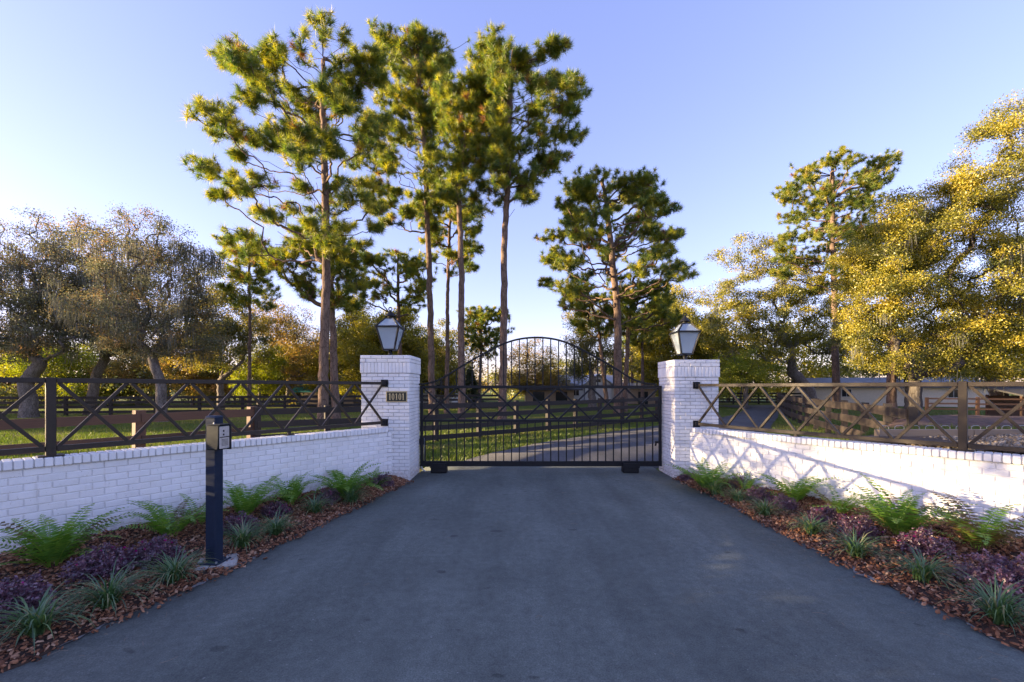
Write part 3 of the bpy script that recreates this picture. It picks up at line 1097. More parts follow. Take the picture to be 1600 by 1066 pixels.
o = board_fence('thin brown three-rail fence in front of the long cream building', [(23, 23.5), (30, 22), (42, 20), (55, 18)], 2.4, [1.12, .86, .58], .085, ('wood_brown', 'wood_brown'), .12, 1.2)
board_fence('short dark fence crossing beyond the end of the inner lane', [(16, 44), (22, 45), (31, 44)], 2.4, [1.1, .8, .5, .2], .15, ('wood_black', 'wood_black'), .14, 1.2)

# ------------------------------------------------------------------ raised ground right of the lane, with its gravel bed
def mound_z(x, y):
    a = 1 / (1 + math.exp(-(x - (7.05 if y < 9 else 7.05 + (y - 9) * 1.15)) * 5))
    b = 1 / (1 + math.exp((y - 13.6) * 2.2))
    c = 1 / (1 + math.exp((5.2 - y) * 3))
    return -.06 + (.86 + .19 * max(0, min(1, (y - 9.5) / 2.2))) * a * b * c + .03 * math.sin(x * 2.1) * math.sin(y * 2.7) * a


o = grid_sheet('mound', np.linspace(6.0, 30, 90), np.linspace(4.0, 18, 70), mound_z, M['straw'])
tag(o, 'low raised bank of brown pine straw behind the sunlit wall', kind='structure')
n = 9500
gx, gy = 6.6 + rng.random(n) * 5.2, 6.35 + rng.random(n) * 1.55
gz = np.array([mound_z(a, b) for a, b in zip(gx, gy)])
k = gz > .5
chips('gravel', gx[k], gy[k], gz[k] + .05 + rng.random(k.sum()) * .03, .032, M['gravel'], 'tan river gravel in the raised timber edged bed behind the sunlit wall', flat=.6, aspect=(.6, .95))
g0 = MB()
g0.add([(6.9, 6.25, .84), (11.9, 6.25, .84), (11.9, 8.0, .84), (6.9, 8.0, .84)], [(0, 1, 2, 3)])
o = g0.build('gravel_base', M['bed_soil']); tag(o, kind='structure')
root = empty('raised_bed_edging', (9.4, 8.05, .80))
tag(root, 'weathered landscape timbers edging the raised gravel bed', 'edging')
for i in range(3):
    a = 6.95 + i * 1.78
    link('timber', unit_box('timber'), root, (a + .88 - 9.4, random.uniform(-.02, .02), .10), (0, random.uniform(-.01, .01), random.uniform(-.012, .012)), (1.76, .12, .13))
    link('timber', unit_box('timber'), root, (a + .4 - 9.4, .01, -.03), (0, 0, random.uniform(-.01, .01)), (1.76, .12, .13))
root = empty('wire_border', (9.4, 8.3, .80))
tag(root, 'low pale wire garden border standing in the grass beyond the gravel', 'border fence')
for i in range(16):
    w = MB()
    x0 = -2.2 + i * .30
    w.tube([(x0, 0, 0), (x0, 0, .19), (x0 + .04, 0, .215), (x0 + .14, 0, .215), (x0 + .18, 0, .19), (x0 + .18, 0, 0)], .005, 5)
    w.build('wire_hoop', M['wire'], root)
n = 9000
gx, gy = 7.3 + rng.random(n) * 6.5, 8.2 + rng.random(n) * 1.5


def blades(name, x, y, z, h, w, mat, label):
    n = len(x)
    a = rng.random(n) * 2 * np.pi
    hh = h * (.5 + rng.random(n))
    lean = rng.normal(0, .35, (n, 2)) * hh[:, None]
    B = np.stack([x, y, z], 1)
    S = np.stack([np.cos(a), np.sin(a), np.zeros(n)], 1) * (w * (.6 + .8 * rng.random(n)))[:, None] / 2
    T = B + np.stack([lean[:, 0], lean[:, 1], hh], 1)
    V = np.stack([B - S, B + S, T], 1).reshape(-1, 3)
    F = np.arange(3 * n).reshape(-1, 3)
    clump = .5 + .5 * np.sin(x * 1.7 + np.sin(y * 1.3) * 2) * np.cos(y * 1.1 + x * .4)
    t = np.clip(.25 + .35 * clump + rng.normal(0, .17, n), 0, 1)
    o = link(name, mesh_np(name, V, F, mat, np.repeat(t, 3)))
    return tag(o, label, kind='stuff')


blades('grass', gx, gy, np.array([mound_z(a, b) for a, b in zip(gx, gy)]), .10, .012, M['grass'], 'strip of green grass on the raised bank behind the gravel')


# ------------------------------------------------------------------ lawn blades
def in_drive(x, y):
    return (x > np.interp(y, [9.3, 10, 11.4, 13.4, 15, 17.1, 19.6, 24.6, 30.5, 35.8, 41], [-1.9, -1.25, -.55, .85, 2.3, 4.2, 6.8, 12.1, 16.5, 19.2, 19.6]) - .03) & \
           (x < np.interp(y, [9.3, 11, 13.8, 16.2, 18.6, 21.4, 25.5, 30.6, 35.8, 41], [3.1, 5, 7.6, 9.6, 11.3, 13.2, 16, 19.2, 22.2, 30]) + .03)


xs_, ys_, zs_ = [], [], []
for (n, y0, y1) in ((110000, 8.9, 16), (90000, 16, 34)):
    y = y0 + (y1 - y0) * rng.random(n) ** 1.3
    x = (rng.random(n) * 2 - 1) * 1.32 * y
    patch = np.sin(x * .9 + 1.3 * np.sin(y * .7)) * np.sin(y * 1.1 + .6 * np.sin(x * .8))
    k = ~in_drive(x, y) & ~((y < 9.4) & (x > -2.9) & (x < 4.0)) & (patch + rng.random(n) * 1.2 > -.25) & ~((x > 6.2) & (y < 13.8) & (x > 6.9 + np.maximum(0, y - 9) * 1.15 - .3))
    xs_.append(x[k]); ys_.append(y[k])
x, y = np.concatenate(xs_), np.concatenate(ys_)
n = len(x)
blades('grass', x, y, np.full(n, -.03), .075, .016, M['grass'], 'short green lawn grass around the inner lane and paddocks')
# behind the walls, close to them
y = 3.5 + 5.6 * rng.random(26000); x = -3.2 - rng.random(26000) * 9
lx = np.interp(y, [1.1, 2.43, 4.27, 6.11, 7.95, 9], [-7.6, -6.59, -5.19, -3.79, -2.39, -1.7]) - .35
k = x < lx
blades('grass', x[k], y[k], np.full(k.sum(), -.03), .075, .012, M['grass'], 'lawn grass just behind the shaded left wall')


# ------------------------------------------------------------------ trees
def grow(trunk, pts, bf, trunk_cost=0.0):
    """Joins crown points onto a trunk polyline, each to the nearest branch but preferring short ways to the root."""
    tr = [np.array(p, dtype=float) for p in trunk]
    nodes = list(tr); parent = [-1] + list(range(len(tr) - 1))
    path = [0.0]
    for a, b in zip(tr, tr[1:]): path.append(path[-1] + np.linalg.norm(b - a))
    pts = np.asarray(pts, dtype=float)
    n = len(pts)
    best = np.full(n, 1e9); who = np.zeros(n, int)
    for i, q in enumerate(nodes):
        if i < 1: continue
        d = np.linalg.norm(pts - q, axis=1)
        # branches rise: joining from below is cheaper than from above
        c = d * (1 + .8 * np.clip((q[2] - pts[:, 2]) / (d + .01), 0, 1)) + bf * path[i] * .35 + trunk_cost
        m = c < best; best[m] = c[m]; who[m] = i
    done = np.zeros(n, bool); seq = []
    for _ in range(n):
        c = np.where(done, 1e9, best)
        k = int(np.argmin(c)); done[k] = True; seq.append(k)
        i = len(nodes); par = int(who[k])
        nodes.append(pts[k]); parent.append(par)
        path.append(path[par] + np.linalg.norm(pts[k] - nodes[par]))
        d = np.linalg.norm(pts - pts[k], axis=1)
        c = d * (1 + .5 * np.clip((pts[k][2] - pts[:, 2]) / (d + .01), 0, 1)) + bf * (path[i])
        m = (c < best) & ~done; best[m] = c[m]; who[m] = i
    return np.array(nodes), parent, len(tr), np.array(seq)


def skeleton(nodes, parent, n_trunk, r_base, r_tip, e=2.2, wav=.07, keep_trunk=1.0):
    """Tapered tubes along every chain of the branch graph. Returns V, F (quads)."""
    n = len(nodes)
    kids = [[] for _ in range(n)]
    for i, p in enumerate(parent):
        if p >= 0: kids[p].append(i)
    order = []
    st = [0]
    while st:
        i = st.pop(); order.append(i); st += kids[i]
    r = np.zeros(n)
    for i in reversed(order):
        r[i] = r_tip if not kids[i] else sum(r[k] ** e for k in kids[i]) ** (1 / e)
    sc = r_base / r[0]
    big = r / r[0]
    r = np.where(np.arange(n) < n_trunk, r * sc, np.maximum(r_tip, r * (sc * .85 if sc < 1 else min(sc, 1.6))))
    for i in range(n_trunk):                    # the trunk never thins faster than a smooth taper
        r[i] = max(r[i], r_base * (1 - .62 * i / max(1, n_trunk - 1)) * keep_trunk)
    r[0] = r_base * 1.25
    for i in order[1:]: r[i] = min(r[i], r[parent[i]] * .97)
    Vs, Fs, base = [], [], 0
    rr = np.random.default_rng(n)
    starts = [(-1, 0)]
    while starts:
        frm, i = starts.pop()
        ch = [] if frm < 0 else [frm]
        rad = [] if frm < 0 else [r[i]]
        while True:
            ch.append(i); rad.append(r[i])
            if not kids[i]: break
            nxt = (i + 1) if (i + 1 < n_trunk) else max(kids[i], key=lambda k: r[k])
            starts += [(i, k) for k in kids[i] if k != nxt]
            i = nxt
        if len(ch) < 2: continue
        P = nodes[ch]; rad = np.array(rad)
        # smooth: catmull-rom, 3 points per span
        q = [P[0]]; qr = [rad[0]]
        sub = 3 if rad[0] > r_tip * 1.6 else 2
        for a in range(len(P) - 1):
            p0 = P[a - 1] if a else 2 * P[0] - P[1]
            p3 = P[a + 2] if a + 2 < len(P) else 2 * P[-1] - P[-2]
            seg = np.linalg.norm(P[a + 1] - P[a])
            for k in range(1, sub + 1):
                u = k / sub
                w = .5 * (2 * P[a] + (P[a + 1] - p0) * u + (2 * p0 - 5 * P[a] + 4 * P[a + 1] - p3) * u * u + (3 * P[a] - p0 - 3 * P[a + 1] + p3) * u ** 3)
                if k < sub: w = w + rr.normal(0, wav * seg * (.35 if ch[a] < n_trunk and frm < 0 else 1), 3)
                q.append(w); qr.append(rad[a] + (rad[a + 1] - rad[a]) * u)
        q = np.array(q); qr = np.array(qr)
        ns = 10 if qr[0] > .1 else (6 if qr[0] > .035 else 3)
        T = np.gradient(q, axis=0)
        T /= np.linalg.norm(T, axis=1)[:, None] + 1e-9
        ref = np.array([.31, .17, 1.0]) if abs(T[0, 2]) < .8 else np.array([1.0, .2, .1])
        S = np.cross(T, ref); S /= np.linalg.norm(S, axis=1)[:, None] + 1e-9
        U = np.cross(S, T)
        ang = np.arange(ns) * 2 * np.pi / ns
        ring = (S[:, None, :] * np.cos(ang)[None, :, None] + U[:, None, :] * np.sin(ang)[None, :, None]) * qr[:, None, None] + q[:, None, :]
        m = len(q)
        Vs.append(ring.reshape(-1, 3))
        idx = np.arange(m * ns).reshape(m, ns)
        a, b = idx[:-1], idx[1:]
        f = np.stack([a, np.roll(a, -1, 1), np.roll(b, -1, 1), b], -1).reshape(-1, 4) + base
        Fs.append(f); base += m * ns
    return np.concatenate(Vs), np.concatenate(Fs)


def unit(v): return v / (np.linalg.norm(v, axis=-1, keepdims=True) + 1e-9)


def tufts(cent, axis, per, L, w, rg):
    """Needle bursts: one long thin triangle per needle."""
    n = len(cent)
    d = rg.normal(0, 1, (n, per, 3))
    d = unit(unit(d) + axis[:, None, :] * .7)
    o = cent[:, None, :] - axis[:, None, :] * (rg.random((n, per, 1)) * .20)
    ln = L * (.7 + .5 * rg.random((n, per, 1)))
    tip = o + d * ln; tip[..., 2] -= .05 * ln[..., 0]
    s = unit(np.cross(d, rg.normal(0, 1, (n, per, 3)))) * w / 2
    V = np.stack([o - s, o + s, tip], 2).reshape(-1, 3)
    F = np.arange(n * per * 3).reshape(-1, 3)
    t = np.clip(rg.beta(2, 2.4, (n, 1)) * .9 + rg.normal(0, .07, (n, per)), 0, .945)
    dead = rg.random((n, 1)) < .02
    t = np.where(dead, .96 + .04 * rg.random((n, per)), t)
    return V, F, np.repeat(t.ravel(), 3)


def leaves(cent, per, sig, size, rg, flat=.65, tint=(2, 2)):
    """Leaf clumps: one four-cornered leaf each, spread round every centre."""
    n = len(cent)
    off = unit(rg.normal(0, 1, (n, per, 3))) * (rg.random((n, per, 1)) ** .55) * 1.55 * np.array([sig, sig, sig * flat])
    c = cent[:, None, :] + off
    d = unit(rg.normal(0, 1, (n, per, 3)))
    s = unit(np.cross(d, rg.normal(0, 1, (n, per, 3))))
    l = size * (.6 + .8 * rg.random((n, per, 1)))
    a, b = d * l / 2, s * l * .30
    V = np.stack([c - a, c + b, c + a, c - b], 2).reshape(-1, 3)
    F = np.arange(n * per * 4).reshape(-1, 4)
    t = np.clip(rg.beta(*tint, (n, 1)) + rg.normal(0, .10, (n, per)), 0, 1)
    return V, F, np.repeat(t.ravel(), 4)


def prof_at(prof, z):
    zs = [p[0] for p in prof]
    return np.interp(z, zs, [p[1] for p in prof]), np.interp(z, zs, [p[2] for p in prof])


PINE_NO = [0]


def pine(px, d, y_base_lean, prof_px, label, r=.2, pads=26, per_pad=17, needles=46, pad_r=1.0, top=None, trunk_px=None, group='tall pines behind the gate', z_low=None, dens=1.0):
    """prof_px: rows (photo y, left x, right x) of the crown, top row first."""
    PINE_NO[0] += 1
    rg = np.random.default_rng(100 + PINE_NO[0])
    s = d / FPX
    zof = lambda y: CAM_H - (y - HORIZON) * s
    bx = (px - 800) * s
    root = empty('pine_tree', (bx, d, 0))
    tag(root, label, 'pine tree', group)
    ztop = zof(prof_px[0][0]) - (1.35 if prof_px[0][0] < 100 else .7)
    tp = trunk_px or [(px, HORIZON + CAM_H / s), (px + y_base_lean, prof_px[0][0] + 10)]
    tpz = np.array([zof(q[1]) for q in tp]); tpx = np.array([(q[0] - 800) * s - bx for q in tp])
    o = np.argsort(tpz); tpz, tpx = tpz[o], tpx[o]
    zz = np.concatenate([[-.15], np.linspace(.6, ztop - .4, 22)])
    wob = np.cumsum(rg.normal(0, .018, 23)); wob -= np.linspace(0, wob[-1], 23)
    trunk = [(float(np.interp(z, tpz, tpx)) + w, w2 * .8, z) for z, w, w2 in zip(zz, wob, rg.normal(0, .02, 23))]
    prof = sorted([(zof(y), (a - 800) * s - bx, (b - 800) * s - bx) for y, a, b in prof_px])
    zb = prof[0][0]
    pts, mask = [], []
    H = ztop - zb
    pads = int(pads * 2.5)
    for k in range(pads):
        u = (k + rg.random()) / pads
        z = min(zb + H * (u ** .78), ztop - .8)
        lo, hi = prof_at(prof, z)
        tx = float(np.interp(z, tpz, tpx))
        az = k * 2.399 + rg.normal(0, .5)
        cx, cy = math.copysign(abs(math.cos(az)) ** .55, math.cos(az)), math.sin(az)
        ext = (hi - tx) if cx > 0 else (tx - lo)
        wide = .5 * (hi - lo)
        f = .26 + .76 * rg.random() ** .55
        pr = pad_r * (.42 + .50 * rg.random())
        pc = np.array([tx + cx * max(.2, ext - pr * .75) * f, cy * max(.3, wide - pr * .6) * f * .9, z - .2])
        n = max(5, int(1.25 * per_pad * (.6 + .8 * rg.random()) * dens))
        q = unit(rg.normal(0, 1, (n, 3))) * (rg.random((n, 1)) ** .45) * np.array([pr, pr, pr * .42])
        q[:, 2] += .12 * pr * np.linalg.norm(q[:, :2], axis=1)
        pts.append(q + pc)
        mask.append(np.ones(n, bool))
        R_ = math.hypot(pc[0] - tx, pc[1])
        ns = max(1, int(R_ / .55))
        uu = (np.arange(ns) + .7) / (ns + .4)
        z0 = pc[2] - R_ * (.12 + .35 * rg.random()) - .15
        sp = np.stack([tx + (pc[0] - tx) * uu, pc[1] * uu, z0 + (pc[2] - .15 - z0) * uu ** 1.5], 1) + rg.normal(0, .06, (ns, 3))
        pts.append(sp); mask.append(np.zeros(ns, bool))
    # the very top
    lo, hi = prof_at(prof, ztop - .6)
    q = rg.normal(0, 1, (10, 3)) * np.array([.22 * (hi - lo) + .2, .5, .25]) + np.array([(lo + hi) / 2, 0, ztop - .55])
    pts.append(q); mask.append(np.ones(10, bool))
    pts = np.concatenate(pts); mask = np.concatenate(mask)
    nodes, par, nt, src_i = grow(trunk, pts, .16, .9)
    lit = mask[src_i]
    V, F = skeleton(nodes, par, nt, r, .013, 2.3, .06)
    link('trunk', mesh_np('trunk', V, F, M['pine_bark'], smooth=True), root)
    P = nodes[nt:][lit]; Q = nodes[[par[i] for i in range(nt, len(nodes))]][lit]
    ax = unit(unit(P - Q) + np.array([0, 0, .55]))
    # a second burst part of the way down each twig
    P2 = P + (Q - P) * np.minimum(.38, .30 / (np.linalg.norm(P - Q, axis=1, keepdims=True) + .01)) + rg.normal(0, .10, P.shape)
    sel = rg.random(len(P)) < .65
    cen = np.concatenate([P, P2[sel]]); axx = np.concatenate([ax, ax[sel]])
    V, F, t = tufts(cen, axx, int(needles * 1.25), .31, .0165 * max(1, d / 20), rg)
    link('crown', mesh_np('crown', V, F, M['needle'], t), root)
    return root


pine(506, 18, 0, [(28, 395, 560), (60, 375, 600), (110, 368, 620), (150, 342, 605), (190, 340, 612), (230, 318, 612), (280, 322, 600), (330, 338, 590), (385, 330, 570)],
     'broad pine leaning over the left fence, leftmost of the tall pines', .215, 34, 19, 48, 1.0, trunk_px=[(506, 672), (508, 420), (508, 280), (504, 150), (512, 40)])
pine(523, 22, 0, [(335, 480, 560), (370, 440, 570), (410, 410, 570), (440, 405, 565), (475, 420, 560)],
     'brown-trunked pine with low dark boughs close behind the broad pine', .22, 16, 16, 44, 1.1, trunk_px=[(524, 660), (518, 500), (516, 400), (530, 340)])
pine(675, 24, 0, [(8, 610, 690), (40, 575, 720), (90, 565, 715), (140, 590, 720), (190, 560, 690), (250, 545, 700), (300, 540, 690), (350, 575, 690)],
     'tallest pine with its narrow crown reaching the top of the sky', .205, 36, 18, 46, 1.15, trunk_px=[(675, 655), (671, 400), (666, 250), (655, 130), (645, 20)])
pine(697, 29, 0, [(285, 640, 740), (330, 620, 760), (380, 650, 770), (420, 650, 760)],
     'thin reddish pine standing between two thicker trunks behind the gate', .17, 14, 15, 40, 1.2, trunk_px=[(698, 650), (700, 450), (704, 300)])
pine(720, 22, 0, [(75, 690, 750), (110, 670, 770), (160, 670, 770), (220, 680, 765), (270, 690, 775), (330, 660, 770)],
     'forked pine between the tallest pine and the gate arch', .20, 24, 16, 46, 1.0, trunk_px=[(721, 660), (716, 400), (713, 290), (735, 180), (738, 90)])
pine(783, 22, 0, [(26, 770, 845), (60, 735, 880), (100, 730, 895), (140, 745, 930), (180, 740, 940), (220, 750, 925), (265, 755, 880), (310, 760, 850)],
     'straight pine with a rounded dense crown rising behind the gate arch', .215, 34, 19, 48, 1.05, trunk_px=[(784, 660), (787, 420), (793, 290), (797, 150), (805, 40)])
pine(966, 27, 0, [(255, 880, 970), (280, 865, 1010), (315, 870, 1080), (350, 830, 1075), (390, 825, 1090), (430, 825, 1080), (470, 820, 1060)],
     'spreading flat-topped pine with a thick trunk near the plain pillar', .29, 34, 19, 46, 1.35, trunk_px=[(967, 650), (965, 500), (955, 380), (945, 300), (935, 262)])
pine(945, 34, 0, [(425, 890, 960), (450, 875, 985), (490, 885, 980), (520, 895, 985)],
     'slim leaning pine left of the thick flat-topped pine', .18, 12, 14, 40, 1.3, trunk_px=[(948, 640), (935, 520), (915, 440)])
pine(983, 31, 0, [(420, 960, 1040), (450, 960, 1070), (490, 965, 1080), (520, 980, 1070)],
     'slim pine hidden half behind the thick flat-topped pine', .20, 12, 14, 40, 1.3, trunk_px=[(975, 640), (982, 520), (990, 440)])
pine(1305, 35, 0, [(236, 1255, 1365), (258, 1240, 1390), (285, 1215, 1385), (330, 1215, 1350), (370, 1200, 1360), (410, 1190, 1350), (450, 1190, 1340)],
     'pine with tiered boughs standing above the right wall', .29, 30, 19, 46, 1.6, trunk_px=[(1307, 645), (1304, 500), (1300, 380), (1302, 250)], group='pines on the right side')
pine(1394, 20, 0, [(300, 1340, 1450), (340, 1330, 1460), (400, 1340, 1470), (450, 1350, 1450)],
     'pine with a sunlit bare trunk half buried in the golden oak', .20, 14, 15, 44, 1.1, trunk_px=[(1394, 660), (1392, 500), (1390, 320)], group='pines on the right side')
pine(390, 30, 0, [(345, 365, 415), (370, 335, 430), (410, 345, 435), (450, 340, 440), (480, 360, 430)],
     'slender pine with a thin trunk between the mossy oaks and the broad pine', .13, 16, 12, 36, 1.0, trunk_px=[(390, 640), (390, 480), (392, 350)])
pine(622, 32, 0, [(375, 590, 640), (410, 560, 680), (450, 550, 690), (480, 565, 670)],
     'smaller pine behind the lantern with the number plaque below', .19, 14, 14, 40, 1.3, trunk_px=[(625, 640), (622, 500), (622, 385)])
pine(748, 40, 0, [(462, 735, 775), (490, 722, 800), (520, 722, 805), (550, 730, 790)],
     'distant small pine seen through the left half of the gate arch', .17, 14, 12, 36, 1.4, trunk_px=[(748, 635), (752, 540), (752, 470)])
pine(1004, 42, 0, [(470, 985, 1030), (500, 970, 1040), (540, 975, 1035)], 'distant thin reddish pine just left of the plain pillar', .18, 9, 12, 34, 1.4)
pine(988, 46, 0, [(480, 970, 1015), (510, 960, 1020), (545, 965, 1015)], 'farthest thin pine in the row left of the plain pillar', .18, 9, 12, 34, 1.4)

OAK_NO = [0]


def oak(px, d, blobs, label, leaf, r=.35, npts=260, per=120, size=.085, sig=.38, trunk_px=None, moss=0, group=None, name='oak_tree', bark='oak_bark', fork=None, dens_top=1.0, cat='oak tree', wav=.09, tint=(2, 2), flat=.65, shell=.45):
    """blobs: (cx, cy, rx, ry) ellipses of the crown in photo pixels, optionally depth offset and depth radius in metres."""
    OAK_NO[0] += 1
    rg = np.random.default_rng(500 + OAK_NO[0])
    s = d / FPX
    bx = (px - 800) * s
    zof = lambda y: CAM_H - (y - HORIZON) * s
    root = empty(name, (bx, d, 0))
    tag(root, label, cat, group)
    areas = np.array([b[2] * b[3] for b in blobs], float); areas /= areas.sum()
    P = []
    for b, a in zip(blobs, areas):
        n = max(6, int(npts * a))
        q = unit(rg.normal(0, 1, (n, 3))) * (rg.random((n, 1)) ** shell)
        dy = b[4] if len(b) > 4 else 0
        ry = b[5] if len(b) > 5 else min(b[2], b[3] * 1.4) * s
        P.append(q * np.array([b[2] * s, ry, b[3] * s]) + np.array([(b[0] - 800) * s - bx, dy, zof(b[1])]))
    P = np.concatenate(P)
    P = P[P[:, 2] > 1.0]
    tp = trunk_px or [(px, HORIZON + CAM_H / s), (px, HORIZON - 10)]
    tz = [zof(q[1]) for q in tp]; tx = [(q[0] - 800) * s - bx for q in tp]
    trunk = [(tx[0], 0, -.15)]
    for a in range(len(tz) - 1):
        for k in range(1, 5):
            u = k / 4
            trunk.append((tx[a] + (tx[a + 1] - tx[a]) * u + rg.normal(0, .03), rg.normal(0, .03), tz[a] + (tz[a + 1] - tz[a]) * u))
    nodes, par, nt, _ = grow(trunk, P, .18, .4)
    V, F = skeleton(nodes, par, nt, r, .012, 2.1, wav, .8)
    link('trunk', mesh_np('trunk', V, F, M[bark], smooth=True), root)
    cen = nodes[nt:]
    Q = nodes[[par[i] for i in range(nt, len(nodes))]]
    mid = cen + (Q - cen) * (rg.random((len(cen), 1)) * .6)
    cen2 = np.concatenate([cen, mid[rg.random(len(mid)) < .6]])
    V, F, t = leaves(cen2, per, sig, size, rg, flat, tint)
    ztop = zof(min(b[1] - b[3] for b in blobs))
    if dens_top < 1:
        zc = V.reshape(-1, 4, 3)[:, 0, 2]
        keep = rg.random(len(zc)) < np.interp(zc, [ztop * .45, ztop], [1, dens_top])
        V = V.reshape(-1, 4, 3)[keep].reshape(-1, 3); t = t.reshape(-1, 4)[keep].ravel(); F = np.arange(len(V)).reshape(-1, 4)
    link('crown', mesh_np('crown', V, F, M[leaf], t), root)
    if moss:
        k = rg.choice(len(nodes) - nt, min(moss, len(nodes) - nt), replace=False)
        c = nodes[nt:][k]
        c = c[c[:, 2] < ztop * .85]
        n, st = len(c), 26
        o = c[:, None, :] + rg.normal(0, 1, (n, st, 3)) * np.array([.16, .16, .08])
        ln = (.35 + rg.random((n, 1, 1)) * 1.0) * (.4 + .6 * rg.random((n, st, 1)))
        m = o + np.concatenate([rg.normal(0, .04, (n, st, 2)), -.55 * np.ones((n, st, 1))], 2) * ln
        e = m + np.concatenate([rg.normal(0, .05, (n, st, 2)), -.45 * np.ones((n, st, 1))], 2) * ln
        a = rg.random((n, st, 1)) * 6.28
        w = np.concatenate([np.cos(a), np.sin(a), 0 * a], 2) * .014
        V = np.stack([o - w * .6, o + w * .6, m + w, m - w, m - w, m + w, e + w * .2, e - w * .2], 2).reshape(-1, 3)
        F = np.arange(len(V)).reshape(-1, 4)
        link('hanging_moss', mesh_np('hanging_moss', V, F, M['moss'], np.repeat(rg.random(n * st), 8)), root)
    return root


# mossy oaks on the left
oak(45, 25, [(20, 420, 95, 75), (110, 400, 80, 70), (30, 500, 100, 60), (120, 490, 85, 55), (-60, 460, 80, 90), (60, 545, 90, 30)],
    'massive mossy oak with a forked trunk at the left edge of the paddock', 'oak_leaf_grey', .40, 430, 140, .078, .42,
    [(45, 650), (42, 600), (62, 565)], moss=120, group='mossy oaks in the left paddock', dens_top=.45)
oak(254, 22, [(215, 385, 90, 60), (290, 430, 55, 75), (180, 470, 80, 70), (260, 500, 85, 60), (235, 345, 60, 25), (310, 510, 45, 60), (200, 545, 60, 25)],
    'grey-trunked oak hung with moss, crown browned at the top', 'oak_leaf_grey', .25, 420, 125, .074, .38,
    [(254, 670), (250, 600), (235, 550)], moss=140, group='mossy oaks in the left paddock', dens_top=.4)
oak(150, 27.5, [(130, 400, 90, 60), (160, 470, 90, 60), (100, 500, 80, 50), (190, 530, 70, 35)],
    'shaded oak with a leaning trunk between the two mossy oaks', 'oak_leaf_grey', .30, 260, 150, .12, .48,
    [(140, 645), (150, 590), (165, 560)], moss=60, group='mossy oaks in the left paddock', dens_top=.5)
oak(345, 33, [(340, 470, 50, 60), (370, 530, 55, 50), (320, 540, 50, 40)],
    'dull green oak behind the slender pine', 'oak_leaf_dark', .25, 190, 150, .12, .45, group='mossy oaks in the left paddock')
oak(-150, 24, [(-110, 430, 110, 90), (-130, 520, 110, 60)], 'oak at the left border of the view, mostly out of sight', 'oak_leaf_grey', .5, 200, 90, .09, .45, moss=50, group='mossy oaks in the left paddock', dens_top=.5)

# oaks on the right
oak(1266, 38, [(1170, 400, 55, 35), (1140, 470, 50, 45), (1110, 520, 45, 40), (1190, 500, 50, 45), (1240, 450, 55, 50), (1290, 490, 55, 50), (1230, 540, 70, 30), (1320, 540, 45, 40), (1150, 545, 50, 25)],
    'dark leaning oak with long bare limbs over the lane', 'oak_leaf_gold', .55, 440, 140, .125, .50,
    [(1275, 645), (1262, 610), (1238, 580)], moss=90, group='oaks on the right side', dens_top=.8, tint=(1.3, 2.0))
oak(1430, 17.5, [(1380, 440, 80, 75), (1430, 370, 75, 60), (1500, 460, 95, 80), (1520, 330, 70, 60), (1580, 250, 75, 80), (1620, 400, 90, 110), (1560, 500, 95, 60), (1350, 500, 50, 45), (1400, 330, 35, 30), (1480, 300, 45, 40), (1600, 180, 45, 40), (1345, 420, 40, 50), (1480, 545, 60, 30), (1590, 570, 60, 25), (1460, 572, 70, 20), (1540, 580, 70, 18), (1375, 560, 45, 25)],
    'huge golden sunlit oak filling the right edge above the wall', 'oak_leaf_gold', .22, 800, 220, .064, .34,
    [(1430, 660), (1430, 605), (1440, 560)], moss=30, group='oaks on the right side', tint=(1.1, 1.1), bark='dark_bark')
oak(1590, 25, [(1560, 540, 70, 40), (1640, 520, 80, 60), (1500, 570, 60, 25), (1660, 430, 80, 90)],
    'slanting oak behind the open shed at the right edge', 'oak_leaf_gold', .38, 320, 150, .11, .42,
    [(1572, 655), (1555, 600), (1545, 565)], group='oaks on the right side')
oak(1392, 31, [(1360, 520, 55, 35), (1420, 540, 60, 30), (1470, 550, 60, 28), (1400, 575, 60, 18)],
    'low dark oak in front of the cream building', 'oak_leaf_dark', .4, 240, 130, .11, .45, [(1425, 640), (1425, 610), (1420, 585)], moss=40, group='oaks on the right side')
# middle distance
oak(925, 38, [(930, 500, 45, 35), (915, 545, 40, 35), (960, 560, 40, 25), (900, 575, 25, 25)],
    'dark mossy oak behind the thick flat-topped pine', 'oak_leaf_dark', .35, 170, 100, .12, .5, moss=60, group='trees beyond the gate')
oak(838, 46, [(835, 570, 50, 40), (860, 600, 35, 28), (805, 600, 30, 28)],
    'thin golden autumn tree centred behind the gate arch', 'scrub_leaf', .22, 210, 115, .12, .55, group='trees beyond the gate', name='autumn_tree', cat='tree', dens_top=.5)
oak(590, 36, [(575, 540, 40, 50), (620, 530, 45, 50), (640, 580, 40, 40), (560, 600, 30, 25)],
    'orange autumn tree glowing behind the plaque pillar', 'oak_leaf_gold', .25, 330, 170, .13, .5, group='trees beyond the gate', name='autumn_tree', cat='tree')
oak(1050, 44, [(1050, 500, 50, 50), (1090, 540, 50, 45), (1020, 560, 40, 40), (1130, 570, 45, 35)],
    'tall yellow tree standing behind the plain pillar', 'oak_leaf_gold', .35, 420, 150, .15, .6, group='trees beyond the gate', name='autumn_tree', cat='tree')
oak(1165, 36, [(1150, 575, 45, 30), (1190, 590, 40, 25), (1130, 600, 30, 22)],
    'yellow-green bushy tree beside the far end of the lane', 'lime_leaf', .2, 130, 110, .11, .45, group='trees beyond the gate', name='autumn_tree', cat='tree')
oak(405, 36, [(400, 590, 45, 35), (420, 560, 25, 25)],
    'lime green young tree by the slender pine', 'lime_leaf', .12, 110, 120, .11, .45, group='scrub trees along the left wood', name='young_tree', cat='tree')
